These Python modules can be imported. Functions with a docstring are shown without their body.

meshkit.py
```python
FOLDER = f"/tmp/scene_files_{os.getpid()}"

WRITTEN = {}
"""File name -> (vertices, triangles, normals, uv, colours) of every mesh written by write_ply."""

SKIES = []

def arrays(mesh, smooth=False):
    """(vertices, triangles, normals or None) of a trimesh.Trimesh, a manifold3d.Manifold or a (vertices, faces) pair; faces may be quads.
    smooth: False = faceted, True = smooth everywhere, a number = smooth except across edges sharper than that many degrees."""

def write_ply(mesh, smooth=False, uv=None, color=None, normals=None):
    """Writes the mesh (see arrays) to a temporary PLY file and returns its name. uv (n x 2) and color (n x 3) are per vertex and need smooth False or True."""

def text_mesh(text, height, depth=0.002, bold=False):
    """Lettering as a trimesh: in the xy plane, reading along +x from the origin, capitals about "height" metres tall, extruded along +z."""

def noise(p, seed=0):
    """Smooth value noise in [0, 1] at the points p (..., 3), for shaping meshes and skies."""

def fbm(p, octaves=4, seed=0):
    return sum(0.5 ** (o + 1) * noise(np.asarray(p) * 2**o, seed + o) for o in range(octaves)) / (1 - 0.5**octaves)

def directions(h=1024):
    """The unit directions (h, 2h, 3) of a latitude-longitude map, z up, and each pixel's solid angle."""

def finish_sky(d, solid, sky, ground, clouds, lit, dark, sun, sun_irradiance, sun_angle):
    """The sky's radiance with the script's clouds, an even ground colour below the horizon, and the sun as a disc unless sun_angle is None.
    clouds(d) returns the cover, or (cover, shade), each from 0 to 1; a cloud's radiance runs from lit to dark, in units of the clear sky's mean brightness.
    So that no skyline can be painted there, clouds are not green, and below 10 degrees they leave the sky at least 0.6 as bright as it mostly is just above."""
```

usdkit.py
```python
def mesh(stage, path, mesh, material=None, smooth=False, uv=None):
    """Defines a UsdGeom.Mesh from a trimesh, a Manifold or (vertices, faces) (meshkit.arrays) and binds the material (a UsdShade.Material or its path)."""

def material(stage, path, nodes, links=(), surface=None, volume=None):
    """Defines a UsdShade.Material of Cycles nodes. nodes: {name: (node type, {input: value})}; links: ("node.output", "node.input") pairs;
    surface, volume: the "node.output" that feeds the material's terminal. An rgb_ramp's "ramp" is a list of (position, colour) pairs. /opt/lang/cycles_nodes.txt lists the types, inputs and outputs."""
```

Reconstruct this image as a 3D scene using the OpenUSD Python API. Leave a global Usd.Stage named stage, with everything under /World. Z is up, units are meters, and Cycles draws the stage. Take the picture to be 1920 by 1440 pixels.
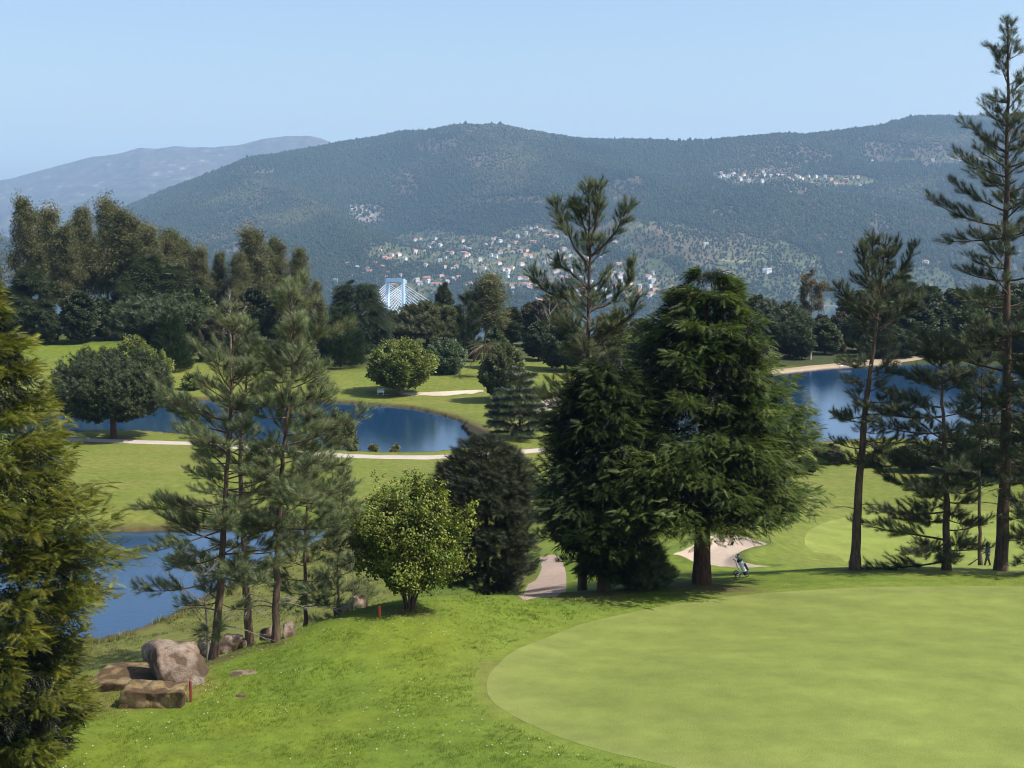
import math, numpy as np, trimesh, usdkit, meshkit
from pxr import Usd, UsdGeom, UsdLux, UsdShade, Sdf, Gf, Vt
from scipy.interpolate import RBFInterpolator
from scipy.spatial import Delaunay
import manifold3d as m3

stage = Usd.Stage.CreateInMemory()
UsdGeom.SetStageUpAxis(stage, 'Z'); UsdGeom.SetStageMetersPerUnit(stage, 1.0)
W = UsdGeom.Xform.Define(stage, '/World'); stage.SetDefaultPrim(W.GetPrim())
UsdGeom.Scope.Define(stage, '/World/Looks')

# ------------------------------------------------------------------ camera, sky, sun, exposure
CAM = np.array([0., 0., 15.]); FPX = 2600.0; PITCH = math.atan(300 / FPX)
EXPOSURE = 0.60
SUN_EL, SUN_AZ = math.radians(51), math.radians(106)      # azimuth from +y towards +x
SUN_I, SKY_S = 1.22, 0.122
HAZE_D, HAZE_C = 0.000060, (0.42, 0.67, 1.0)
cam = UsdGeom.Camera.Define(stage, '/World/camera')
cam.CreateHorizontalApertureAttr(36.0); cam.CreateVerticalApertureAttr(27.0)
cam.CreateFocalLengthAttr(36.0 * FPX / 1920); cam.CreateClippingRangeAttr((0.1, 60000.0))
cam.CreateExposureAttr(EXPOSURE)
cam.AddTranslateOp().Set(Gf.Vec3d(*CAM)); cam.AddRotateXOp().Set(90 - math.degrees(PITCH))

def mat(name, nodes, links=(), surface=None, volume=None):
    return usdkit.material(stage, '/World/Looks/' + name, nodes, links, surface, volume)
dome = UsdLux.DomeLight.Define(stage, '/World/sky')
dm = mat('sky_light', {'s': ('sky_texture', dict(sky_type='single_scattering', sun_disc=False, sun_elevation=SUN_EL, sun_rotation=SUN_AZ,
         altitude=200., air_density=1.0, aerosol_density=2.6, ozone_density=1.6)), 'b': ('background_shader', dict(strength=SKY_S))}, [('s.color', 'b.color')], surface='b.background')
UsdShade.MaterialBindingAPI.Apply(dome.GetPrim()).Bind(dm)
sun = UsdLux.DistantLight.Define(stage, '/World/sun')
sun.CreateIntensityAttr(SUN_I); sun.CreateAngleAttr(0.53); sun.CreateNormalizeAttr(True); sun.CreateColorAttr(Gf.Vec3f(1.0, 0.95, 0.86))
sun.AddRotateZOp().Set(-math.degrees(SUN_AZ)); sun.AddRotateXOp().Set(-(90 - math.degrees(SUN_EL)))

# ------------------------------------------------------------------ projection helpers (pixels of the 1920 x 1440 photograph)
CT, ST = math.cos(PITCH), math.sin(PITCH)
def ray(px, py):
    u, v = (np.asarray(px, float) - 960) / FPX, (720 - np.asarray(py, float)) / FPX
    y = CT + v * ST
    return u / y, (-ST + v * CT) / y                       # x and z per metre of forward distance
def at_d(px, py, d):
    a, b = ray(px, py); return np.stack(np.broadcast_arrays(a * d, d + 0 * a, CAM[2] + b * d), -1)
def at_z(px, py, z):
    a, b = ray(px, py); d = (z - CAM[2]) / b
    return np.stack([a * d, d, z + 0 * d], -1)
def project(x, y, z):
    z = z - CAM[2]; f = y * CT - z * ST; up = y * ST + z * CT
    f = np.maximum(f, 1e-3)
    return 960 + FPX * x / f, 720 - FPX * up / f
def N(p, seed=0): return meshkit.noise(p, seed)
def fbm2(x, y, s, seed=0, oct=4): return meshkit.fbm(np.stack([x / s, y / s, np.full(np.shape(x), seed * 7.3)], -1), oct, seed)
def sstep(a, b, x):
    t = np.clip((x - a) / (b - a), 0, 1); return t * t * (3 - 2 * t)
def unit(v): return v / np.maximum(np.linalg.norm(v, axis=-1, keepdims=True), 1e-9)
def sdist(P, x, y):
    """signed distance to polygon P (n,2), negative inside"""
    P = np.asarray(P)[:, :2]; x = np.asarray(x, float); y = np.asarray(y, float)
    best = np.full(x.shape, 1e18); ins = np.zeros(x.shape, bool)
    for (ax, ay), (bx, by) in zip(P, np.roll(P, -1, 0)):
        ex, ey = bx - ax, by - ay; L = ex * ex + ey * ey + 1e-12
        t = np.clip(((x - ax) * ex + (y - ay) * ey) / L, 0, 1)
        best = np.minimum(best, (x - ax - t * ex) ** 2 + (y - ay - t * ey) ** 2)
        c = ((ay > y) != (by > y)) & (x < (bx - ax) * (y - ay) / (by - ay + 1e-15) + ax); ins ^= c
    return np.where(ins, -1, 1) * np.sqrt(best)
def smooth_poly(P, n=6):
    P = np.asarray(P, float); out = []
    for i in range(len(P)):
        p0, p1, p2, p3 = P[i - 1], P[i], P[(i + 1) % len(P)], P[(i + 2) % len(P)]
        for t in np.arange(n) / n:
            out.append(.5 * ((2 * p1) + (-p0 + p2) * t + (2 * p0 - 5 * p1 + 4 * p2 - p3) * t * t + (-p0 + 3 * p1 - 3 * p2 + p3) * t ** 3))
    return np.array(out)

# ------------------------------------------------------------------ scene graph helpers
used = {}
def numbered(name, parent='/World'):
    k = (parent, name); n = used.get(k, -1) + 1; used[k] = n
    return name if n == 0 else f'{name}_{n:03d}'
def tag(p, label=None, cat=None, group=None, kind=None):
    p = p.GetPrim() if hasattr(p, 'GetPrim') else p
    for k, v in (('label', label), ('category', cat), ('group', group), ('kind', kind)):
        if v: p.SetCustomDataByKey(k, v)
    return p
def thing(name, label, cat, loc, group=None, rz=0):
    x = UsdGeom.Xform.Define(stage, '/World/' + numbered(name))
    x.AddTranslateOp().Set(Gf.Vec3d(*map(float, loc))); x.AddRotateZOp().Set(float(rz)); x.AddScaleOp().Set(Gf.Vec3f(1, 1, 1))
    return tag(x, label, cat, group)
def copy_of(root, loc, rz, scale=(1, 1, 1), label=None, group=None):
    base = root.GetName()
    x = UsdGeom.Xform.Define(stage, '/World/' + numbered(base))
    x.GetPrim().GetReferences().AddInternalReference(root.GetPath()); x.GetPrim().SetInstanceable(True)
    place(x.GetPrim(), loc, rz, scale)
    was = root.GetCustomData()
    return tag(x, label or was['label'], was['category'], group or was.get('group'))
def place(p, loc, rz, scale=(1, 1, 1)):
    p.CreateAttribute('xformOp:translate', Sdf.ValueTypeNames.Double3).Set(Gf.Vec3d(*map(float, loc)))
    p.CreateAttribute('xformOp:rotateZ', Sdf.ValueTypeNames.Float).Set(float(rz))
    p.CreateAttribute('xformOp:scale', Sdf.ValueTypeNames.Float3).Set(Gf.Vec3f(*map(float, scale)))
def part(name, mesh, m, parent=None, smooth=False, tint=None, kind=None, label=None):
    pp = str(parent.GetPath()) if parent is not None else '/World'
    o = usdkit.mesh(stage, f'{pp}/{numbered(name, pp)}', mesh, m, smooth)
    if tint is not None:
        UsdGeom.PrimvarsAPI(o).CreatePrimvar('tint', Sdf.ValueTypeNames.Color3fArray, 'vertex').Set(Vt.Vec3fArray.FromNumpy(np.asarray(tint, np.float32)))
    if kind or label: tag(o, label, None, None, kind)
    return o
def inst(name, protos, pos, idx, rot=None, scale=None, parent=None):
    pp = str(parent.GetPath()) if parent is not None else '/World'
    pi = UsdGeom.PointInstancer.Define(stage, f'{pp}/{numbered(name, pp)}')
    rel = pi.CreatePrototypesRel()
    for k, (v, f, m, t) in enumerate(protos):
        o = usdkit.mesh(stage, f'{pi.GetPath()}/shape_{k:03d}', (v, f), m)
        if t is not None: UsdGeom.PrimvarsAPI(o).CreatePrimvar('tint', Sdf.ValueTypeNames.Color3fArray, 'vertex').Set(Vt.Vec3fArray.FromNumpy(np.asarray(t, np.float32)))
        rel.AddTarget(o.GetPath())
    pi.CreatePositionsAttr(Vt.Vec3fArray.FromNumpy(np.asarray(pos, np.float32)))
    pi.CreateProtoIndicesAttr(Vt.IntArray.FromNumpy(np.asarray(idx, np.int32)))
    if rot is not None:
        q = np.zeros((len(pos), 4), np.float16); q[:, 2] = np.sin(rot / 2); q[:, 3] = np.cos(rot / 2)
        pi.CreateOrientationsAttr(Vt.QuathArray([Gf.Quath(float(c), 0, 0, float(s)) for s, c in zip(np.sin(rot / 2), np.cos(rot / 2))]))
    if scale is not None: pi.CreateScalesAttr(Vt.Vec3fArray.FromNumpy(np.asarray(scale, np.float32)))
    return pi
def join(ms):
    ms = [m for m in ms if len(m[0])]
    if not ms: return np.zeros((0, 3)), np.zeros((0, 3), int)
    off = np.cumsum([0] + [len(m[0]) for m in ms])
    return np.vstack([m[0] for m in ms]), np.vstack([np.asarray(m[1]) + o for m, o in zip(ms, off)])
def tube(P, r, n=6):
    P = np.asarray(P, float); r = np.broadcast_to(r, (len(P),))
    t = unit(np.gradient(P, axis=0)); a = unit(np.cross(t, np.where(np.abs(t[:, 2:]) < .9, [0, 0, 1.], [1., 0, 0]))); b = np.cross(t, a)
    ang = np.arange(n) * 2 * np.pi / n
    v = (P[:, None] + r[:, None, None] * (np.cos(ang)[None, :, None] * a[:, None] + np.sin(ang)[None, :, None] * b[:, None])).reshape(-1, 3)
    i, j = np.meshgrid(np.arange(len(P) - 1), np.arange(n), indexing='ij'); jn = (j + 1) % n
    q = np.stack([i * n + j, i * n + jn, (i + 1) * n + jn, (i + 1) * n + j], -1).reshape(-1, 4)
    e = len(v); v = np.vstack([v, P[-1] + t[-1] * r[-1]])
    cap = np.array([[(len(P) - 1) * n + k, (len(P) - 1) * n + (k + 1) % n, e] for k in range(n)])
    return v, np.vstack([q[:, [0, 1, 2]], q[:, [0, 2, 3]], cap])
def box(lo, hi):
    m = trimesh.creation.box(bounds=np.array([lo, hi], float)); return np.array(m.vertices), np.array(m.faces)
def tri(m): return np.array(m.vertices), np.array(m.faces)

# ------------------------------------------------------------------ materials
def foliage(name, rough=.55, trans=.3, spec=.35):
    return mat(name, {'a': ('attribute', dict(attribute='tint')), 'n': ('noise_texture', dict(scale=.9, detail=2)), 'g': ('geometry', {}),
        'm': ('map_range', dict(from_min=.3, from_max=.7, to_min=.72, to_max=1.28)), 'x': ('vector_math', dict(math_type='scale')),
        'p': ('principled_bsdf', dict(roughness=rough, specular_ior_level=spec)), 't': ('translucent_bsdf', {}), 'mx': ('mix_closure', dict(fac=trans)),
        'y': ('vector_math', dict(math_type='multiply', vector2=(1.25, 1.35, .6)))},
        [('g.position', 'n.vector'), ('n.fac', 'm.value'), ('a.vector', 'x.vector1'), ('m.result', 'x.scale'), ('x.vector', 'p.base_color'), ('x.vector', 'y.vector1'), ('y.vector', 't.color'),
         ('p.BSDF', 'mx.closure1'), ('t.BSDF', 'mx.closure2')], surface='mx.closure')
M_LEAF = foliage('leaf'); M_GLOSS = foliage('glossy_leaf', .46, .28, .35); M_NEEDLE = foliage('needle', .5, .15, .4)
def bark(name, c1, c2, scale=3.):
    return mat(name, {'g': ('texture_coordinate', {}), 'mp': ('mapping', dict(scale=(scale * 3, scale * 3, scale * .6))), 'n': ('noise_texture', dict(scale=1., detail=5, roughness=.65)),
        'r': ('rgb_ramp', dict(ramp=[(.3, c1), (.7, c2)])), 'b': ('bump', dict(strength=.8, distance=.04)), 'p': ('principled_bsdf', dict(roughness=.9, specular_ior_level=.2))},
        [('g.object', 'mp.vector'), ('mp.vector', 'n.vector'), ('n.fac', 'r.fac'), ('r.color', 'p.base_color'), ('n.fac', 'b.height'), ('b.normal', 'p.normal')], surface='p.BSDF')
M_BARK = bark('pine_bark', (.035, .024, .018), (.13, .085, .06)); M_BARKC = bark('cedar_bark', (.03, .018, .012), (.11, .06, .04))
M_BARKG = bark('grey_bark', (.10, .085, .07), (.26, .23, .19)); M_BARKE = bark('pale_bark', (.14, .11, .085), (.34, .30, .25), .6)
def tinted(name, rough=.9, nscale=None, amp=.25, bump=0., bscale=20.):
    nodes = {'a': ('attribute', dict(attribute='tint')), 'p': ('principled_bsdf', dict(roughness=rough, specular_ior_level=.15)), 'g': ('geometry', {}),
             'n': ('noise_texture', dict(scale=nscale or 1., detail=6, roughness=.65)), 'm': ('map_range', dict(from_min=.25, from_max=.75, to_min=1 - amp, to_max=1 + amp)), 'x': ('vector_math', dict(math_type='scale'))}
    links = [('g.position', 'n.vector'), ('n.fac', 'm.value'), ('a.vector', 'x.vector1'), ('m.result', 'x.scale'), ('x.vector', 'p.base_color')]
    if bump:
        nodes['n2'] = ('noise_texture', dict(scale=bscale, detail=4, roughness=.7)); nodes['b'] = ('bump', dict(strength=bump, distance=.06))
        links += [('g.position', 'n2.vector'), ('n2.fac', 'b.height'), ('b.normal', 'p.normal')]
    return mat(name, nodes, links, surface='p.BSDF')
M_GROUND = tinted('grass_ground', .9, 1.3, .3, .9, 9.); M_GREEN = tinted('mown_green', .85, .9, .17, .4, 14.)
M_SAND = tinted('bunker_sand', .95, 2.5, .12, .5, 8.); M_PATH = tinted('path_gravel', .95, 3., .15, .3, 12.)
M_HILL = tinted('hill_ground', .95, .03, .45); M_MOUNT = tinted('mountain_ground', .95, .012, .6)
M_TINT = tinted('plain_tint', .8, 1., .1)
def rock(name, c1, c2, c3, c4):
    return mat(name, {'g': ('geometry', {}), 'n': ('noise_texture', dict(scale=3.4, detail=10, roughness=.7)), 'r': ('rgb_ramp', dict(ramp=[(.32, c1), (.45, c2), (.58, c3), (.72, c4)])),
        'n2': ('noise_texture', dict(scale=15., detail=8, roughness=.75)), 'b': ('bump', dict(strength=.9, distance=.08)), 'p': ('principled_bsdf', dict(roughness=.92, specular_ior_level=.2)),
        'v': ('noise_texture', dict(scale=1.7, detail=4)), 'mr': ('map_range', dict(from_min=.47, from_max=.56, to_min=0., to_max=.85, clamp=True)), 'mx': ('mix', dict(color2=(.065, .038, .022)))},
        [('g.position', 'n.vector'), ('g.position', 'n2.vector'), ('g.position', 'v.vector'), ('n.fac', 'r.fac'), ('r.color', 'mx.color1'), ('v.fac', 'mr.value'), ('mr.result', 'mx.fac'), ('mx.color', 'p.base_color'), ('n2.fac', 'b.height'), ('b.normal', 'p.normal')], surface='p.BSDF')
M_ROCK = rock('granite', (.10, .065, .04), (.22, .155, .115), (.29, .24, .195), (.42, .39, .34))
M_SLAB = rock('mossy_slab', (.08, .06, .022), (.19, .13, .055), (.26, .20, .12), (.42, .39, .33))
def plain(name, c, rough=.6, metal=0.):
    return mat(name, {'p': ('principled_bsdf', dict(base_color=c, roughness=rough, metallic=metal))}, surface='p.BSDF')
M_WATER = mat('pond_water', {'g': ('geometry', {}), 'mp': ('mapping', dict(scale=(1., 1., 1.))), 'n': ('noise_texture', dict(scale=2.2, detail=5, roughness=.65)), 'b': ('bump', dict(strength=.26, distance=.05)),
    'p': ('principled_bsdf', dict(base_color=(.008, .032, .075), roughness=.03, ior=1.55, specular_ior_level=.6))},
    [('g.position', 'mp.vector'), ('mp.vector', 'n.vector'), ('n.fac', 'b.height'), ('b.normal', 'p.normal')], surface='p.BSDF')

# ------------------------------------------------------------------ terrain
ZP1, ZP2, ZP3 = -11.2, -11.2, -12.6
pond_mid = smooth_poly(at_z(*np.array([(-60, 812), (60, 816), (140, 813), (230, 809), (330, 815), (450, 829), (560, 840), (650, 848), (760, 851), (840, 847), (890, 839), (921, 826), (905, 808), (870, 792), (830, 779), (770, 766), (700, 760), (640, 756), (560, 752), (450, 748), (340, 752), (200, 765), (80, 785), (-60, 795)], float).T, ZP1)[:, :2], 3)
pond_right = smooth_poly(at_z(*np.array([(1040, 800), (1100, 822), (1250, 838), (1450, 838), (1560, 830), (1660, 824), (1780, 832), (1900, 838), (2010, 805), (2000, 730), (1900, 690), (1820, 684), (1700, 682), (1580, 688), (1480, 698), (1390, 710), (1250, 735), (1120, 755), (1060, 772)], float).T, ZP2)[:, :2], 3)
pond_left = smooth_poly(at_z(*np.array([(-150, 990), (0, 1000), (210, 997), (330, 995), (450, 993), (560, 990), (625, 993), (610, 1012), (540, 1042), (470, 1078), (400, 1116), (330, 1153), (260, 1183), (205, 1200), (100, 1218), (0, 1222), (-150, 1190)], float).T, ZP3)[:, :2], 3)
PONDS = [(pond_mid, ZP1, 3.5), (pond_right, ZP2, 5.), (pond_left, ZP3, 4.)]
ctl = []
def C(px, py, z): ctl.append(at_z(px, py, z))
for px in (-500, 100, 700, 1300, 1900, 2500):
    C(px, 1440, 0.0)
for x in (-30, -10, 10, 30):
    for y in (-30, 0, 20): ctl.append(np.array([x, y, .15]))
for a in [(-300, 1330, -.7), (100, 1300, -1.0), (200, 1290, -1.05), (390, 1240, -1.2), (520, 1203, -1.4), (640, 1165, -1.6), (800, 1132, -1.8), (960, 1118, -1.9), (1130, 1108, -2.0), (1300, 1096, -2.0), (1400, 1086, -2.3), (1500, 1076, -2.3), (1600, 1069, -2.2), (1760, 1068, -2.2), (1920, 1071, -2.2), (2300, 1075, -2.2),
          (600, 1330, -.45), (1000, 1300, -.4), (1400, 1250, -.55), (1900, 1250, -.55), (1400, 1150, -1.4), (1900, 1150, -1.4), (1000, 1180, -1.3),
          # just behind the crest, hidden
          (1600, 1064, -4.6), (1760, 1064, -4.6), (1920, 1066, -4.6), (2200, 1070, -4.6)]: C(*a)
for px, d, z in [(200, 52, -3.6), (390, 54, -3.6), (520, 57, -3.8), (640, 60, -4.), (800, 63, -3.9), (930, 66, -3.7), (-200, 52, -3.6), (200, 62, -6.9), (390, 64, -6.9), (520, 68, -7.2), (640, 72, -7.4), (800, 76, -6.6), (1000, 78, -5.5), (-200, 62, -7),
                 (1360, 78, -4.75), (1200, 74, -4.2), (1480, 78, -5.0)]:
    p = at_d(px, 700, d); ctl.append(np.array([p[0], d, z]))
for a in [(1360, 1066, -6.6), (1360, 1012, -7.6), (1500, 1060, -7.6), (1450, 1000, -8.3), (1600, 1058, -9.0), (1650, 1010, -9.3), (1650, 970, -9.6), (1850, 1058, -9.2), (1850, 970, -9.7), (2100, 1000, -9.6), (1200, 1000, -7.9), (1050, 1040, -5.9), (1000, 960, -8.6), (850, 1000, -9.5), (760, 1040, -10.4), (650, 1060, -11.2),
          (1500, 900, -10.3), (1700, 900, -10.3), (1950, 900, -10.3), (1300, 900, -9.6), (1500, 848, -10.9), (1800, 848, -10.8),
          (350, 1172, -12.1), (450, 1130, -11.9), (540, 1090, -11.9), (620, 1060, -11.9), (500, 1180, -10.4), (400, 1200, -10.6), (250, 1208, -11.6), (100, 1235, -11.6),
          (100, 970, -11.6), (300, 970, -11.6), (550, 965, -11.6), (700, 970, -11.3), (100, 900, -10.9), (300, 900, -10.8), (700, 900, -10.7), (900, 880, -10.6), (200, 850, -10.7), (700, 862, -10.8), (1000, 860, -10.6), (200, 830, -10.8),
          (930, 790, -10.7), (980, 770, -10.6), (1020, 745, -10.3), (900, 760, -10.7), (700, 745, -10.7), (750, 730, -10.4), (850, 712, -9.7), (900, 695, -9.2), (1040, 712, -9.8), (650, 720, -9.9), (450, 730, -10.3), (340, 738, -10.5), (500, 690, -9), (200, 740, -10.4), (60, 770, -10.6), (110, 690, -8.6), (100, 662, -7.3), (0, 655, -7), (-200, 660, -7), (300, 665, -7.6), (600, 672, -8.2),
          (1200, 715, -10.4), (1440, 686, -10.7), (1550, 680, -10.6), (1700, 670, -10.5), (1850, 668, -10.3), (2050, 680, -10.2)]: C(*a)
for px in (-900, -400, 100, 500, 900, 1300, 1700, 2200, 2800):
    for d, z in ((300, (-6.6 if px < 650 else -9.5) - (px > 1000) * .8), (340, -8.5 if px < 650 else -12.)):
        ctl.append(np.array([(px - 960) / FPX * d, d, z]))
for s in (-1, 1):
    for d, z in ((30, -.5), (60, -4), (100, -9.5), (160, -10.5), (240, -9.5)): ctl.append(np.array([s * d * .75, d, z]))
ctl = np.array(ctl)
rbf = RBFInterpolator(ctl[:, :2] / 50, ctl[:, 2], kernel='thin_plate_spline', smoothing=2e-4)
def zbase(x, y):
    x = np.asarray(x, float); y = np.asarray(y, float); sh = x.shape
    z = rbf(np.stack([x.ravel(), y.ravel()], -1) / 50).reshape(sh)
    r = np.hypot(x, y); far = -12. - np.maximum(r - 320, 0) * .17
    back = .15 + 0 * x
    z = z * (1 - sstep(290, 350, r)) + far * sstep(290, 350, r)
    w = sstep(1.05, 1.5, np.abs(np.arctan2(x, y))) * (1 - sstep(320, 340, r) * 0)
    return z * (1 - w) + np.where(r < 320, np.maximum(-.2 - r * .035, -11), far) * w
def turf(pts):
    out = []
    for px, py in pts:
        a, b = ray(px, py); d = np.arange(18., 330., .1); k = np.argmax(CAM[2] + b * d < zbase(a * d, d)); out.append((a * d[k], d[k]))
    return np.array(out)
green_main = smooth_poly(turf([(912, 1290), (925, 1255), (975, 1215), (1060, 1182), (1180, 1150), (1330, 1124), (1500, 1108), (1700, 1100), (1920, 1100), (2300, 1110), (2700, 1160), (2800, 1300), (2600, 1480), (2000, 1540), (1550, 1500), (1260, 1440), (1090, 1398), (985, 1356), (930, 1322)]), 4)
green_far = smooth_poly(turf([(1508, 1015), (1522, 992), (1565, 975), (1640, 964), (1760, 958), (1920, 962), (2060, 990), (2080, 1040), (1950, 1066), (1800, 1072), (1680, 1068), (1590, 1056), (1528, 1036)]), 3)
bunker_big = smooth_poly(turf([(1262, 1042), (1290, 1030), (1332, 1008), (1375, 1006), (1420, 1016), (1440, 1024), (1405, 1030), (1382, 1041), (1398, 1055), (1456, 1062), (1420, 1067), (1350, 1068), (1310, 1060), (1285, 1048)]), 3)
bunker_far = smooth_poly(turf([(752, 737), (800, 735), (850, 733), (898, 731), (908, 735), (860, 741), (810, 743), (760, 741)]), 2)
sand_path = smooth_poly(turf([(972, 1119), (985, 1106), (1004, 1090), (1016, 1066), (1012, 1046), (1042, 1042), (1056, 1060), (1062, 1090), (1052, 1114), (1015, 1119)]), 3)
BUNKERS = [(bunker_big, .5), (bunker_far, .25)]
def zfun(x, y, detail=True):
    z = zbase(x, y); x = np.asarray(x, float); y = np.asarray(y, float)
    lim = 1.0
    if detail:
        rough = np.clip(sdist(green_main, x, y) / 4, 0, 1) * np.clip(sdist(green_far, x, y) / 4, 0, 1)
        r = np.hypot(x, y); near = 1 - sstep(260, 330, r)
        z = z + rough * near * ((fbm2(x, y, 9., 1, 3) - .5) * .35 + (fbm2(x, y, 1.7, 2, 2) - .5) * .10)
    for P, zp, B in PONDS:
        c = P.mean(0); m = np.hypot(x - c[0], y - c[1]) < 120
        if not m.any(): continue
        s = sdist(P, x[m], y[m]) + (fbm2(x[m], y[m], 2.2, 3, 3) - .5) * .9
        zz = z[m]; zz = np.where((s > 0) & (s < 12), np.maximum(zz, zp + .3), zz)
        edge = zp + .28
        zz = np.where(s >= 0, edge + (zz - edge) * sstep(0, B, s), edge - 1.6 * np.clip(-s / 1.2, 0, 1))
        z[m] = zz
    for P, dep in BUNKERS:
        c = P.mean(0); m = np.hypot(x - c[0], y - c[1]) < 30
        if m.any():
            s = sdist(P, x[m], y[m]); z[m] = z[m] - dep * sstep(.15, -1.0, s) + .22 * np.exp(-((s - .5) / .5) ** 2)
    return z
def zat(x, y): return float(zfun(np.array([x]), np.array([y]))[0])
def hit(px, py, dmin=18., dmax=400.):
    d = np.arange(dmin, dmax, .2); a, b = ray(px, py)
    z = zfun(a * d, d, False); k = np.argmax(CAM[2] + b * d < z)
    if k == 0: return np.array([a * dmax, dmax, zat(a * dmax, dmax)])
    return np.array([a * d[k], d[k], zat(a * d[k], d[k])])
def ground_at(px, d):
    x = (px - 960) / FPX * d * 1.0; return np.array([x, d, zat(x, d)])

az = np.radians(np.concatenate([np.arange(-180, -40, 5), np.arange(-40, -24, .8), np.arange(-24, 24, .11), np.arange(24, 40, .8), np.arange(40, 180, 5)]))
rr = [0.5]
while rr[-1] < 640: rr.append(rr[-1] + max(.36 if rr[-1] > 26 else 2.0, rr[-1] * .0062 if rr[-1] < 290 else rr[-1] * .02))
rr = np.array(rr)
A, R = np.meshgrid(az, rr, indexing='ij'); GX, GY = R * np.sin(A), R * np.cos(A); GZ = zfun(GX, GY)
na, nr = A.shape
i, j = np.meshgrid(np.arange(na), np.arange(nr - 1), indexing='ij'); inx = (i + 1) % na
Q = np.stack([i * nr + j, i * nr + j + 1, inx * nr + j + 1, inx * nr + j], -1).reshape(-1, 4)
GPX, GPY = project(GX, GY, GZ)
# ---- what grows where (real colours of turf, soil and dry grass)
def colmix(c, w, k): return c * (1 - w[..., None]) + np.array(k) * w[..., None]
tint = np.zeros(GX.shape + (3,)); tint[:] = (.096, .142, .017)
n1, n2, n3 = fbm2(GX, GY, 11., 5), fbm2(GX, GY, 2.6, 6), fbm2(GX * .35, GY, 3.5, 8)
tint = colmix(tint, np.clip((n1 - .42) * 3.5, 0, 1) * .8, (.135, .160, .014))
tint = colmix(tint, np.clip((n2 - .5) * 3, 0, 1) * .4, (.064, .118, .016))
low = sstep(-6.5, -9., GZ); D = np.hypot(GX, GY)
tint = colmix(tint, low, (.122, .145, .025))                                             # fairway below, more yellow
tint = colmix(tint, low * np.clip((n3 - .45) * 4, 0, 1) * .75, (.170, .165, .042))
tint = colmix(tint, low * np.clip((n1 - .5) * 4, 0, 1) * .45, (.072, .118, .02))
slope = low * sstep(130, 115, D) * (GX < -2) * sstep(8., 1., np.abs(sdist(pond_left, GX, GY)) * .35)
tint = colmix(tint, slope * (GY < 122) * (.45 + .5 * n2), (.115, .115, .030))              # unmown bank of the near pond
for P, zp, B in PONDS:
    s = sdist(P, GX, GY) + (n2 - .5) * 1.2
    tint = colmix(tint, np.exp(-((s - .2) / .8) ** 2) * .85, (.075, .052, .026))
    tint = colmix(tint, (s < -.2) * 1., (.03, .026, .015))
s = sdist(green_main, GX, GY) + (n2 - .5) * 1.5; tint = colmix(tint, sstep(2.6, .1, s) * .75, (.128, .166, .026)); tint = colmix(tint, np.exp(-((s - .15) / .3) ** 2) * .5 * sstep(.45, .6, n1) * (GY < 48), (.16, .12, .05))
s = sdist(green_far, GX, GY) + (n2 - .5); tint = colmix(tint, sstep(2., .1, s) * .6, (.135, .165, .030))
s = sdist(bunker_big, GX, GY); tint = colmix(tint, np.exp(-((s - .3) / .45) ** 2) * .5, (.06, .075, .02))
fl = sstep(.0, 14., GY - (238 + 16 * np.sin(GX * .05) - (GX > 20) * 4 + (np.abs(GX) < 12) * 2)) * (GY > 0)
tint = colmix(tint, fl * sstep(.35, .5, n1 + .15), (.042, .052, .018))                       # forest floor behind
base_l = at_z(250, 1310, -.9); s = np.hypot((GX - base_l[0]) / 3.0, (GY - base_l[1]) / 3.6)
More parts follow.
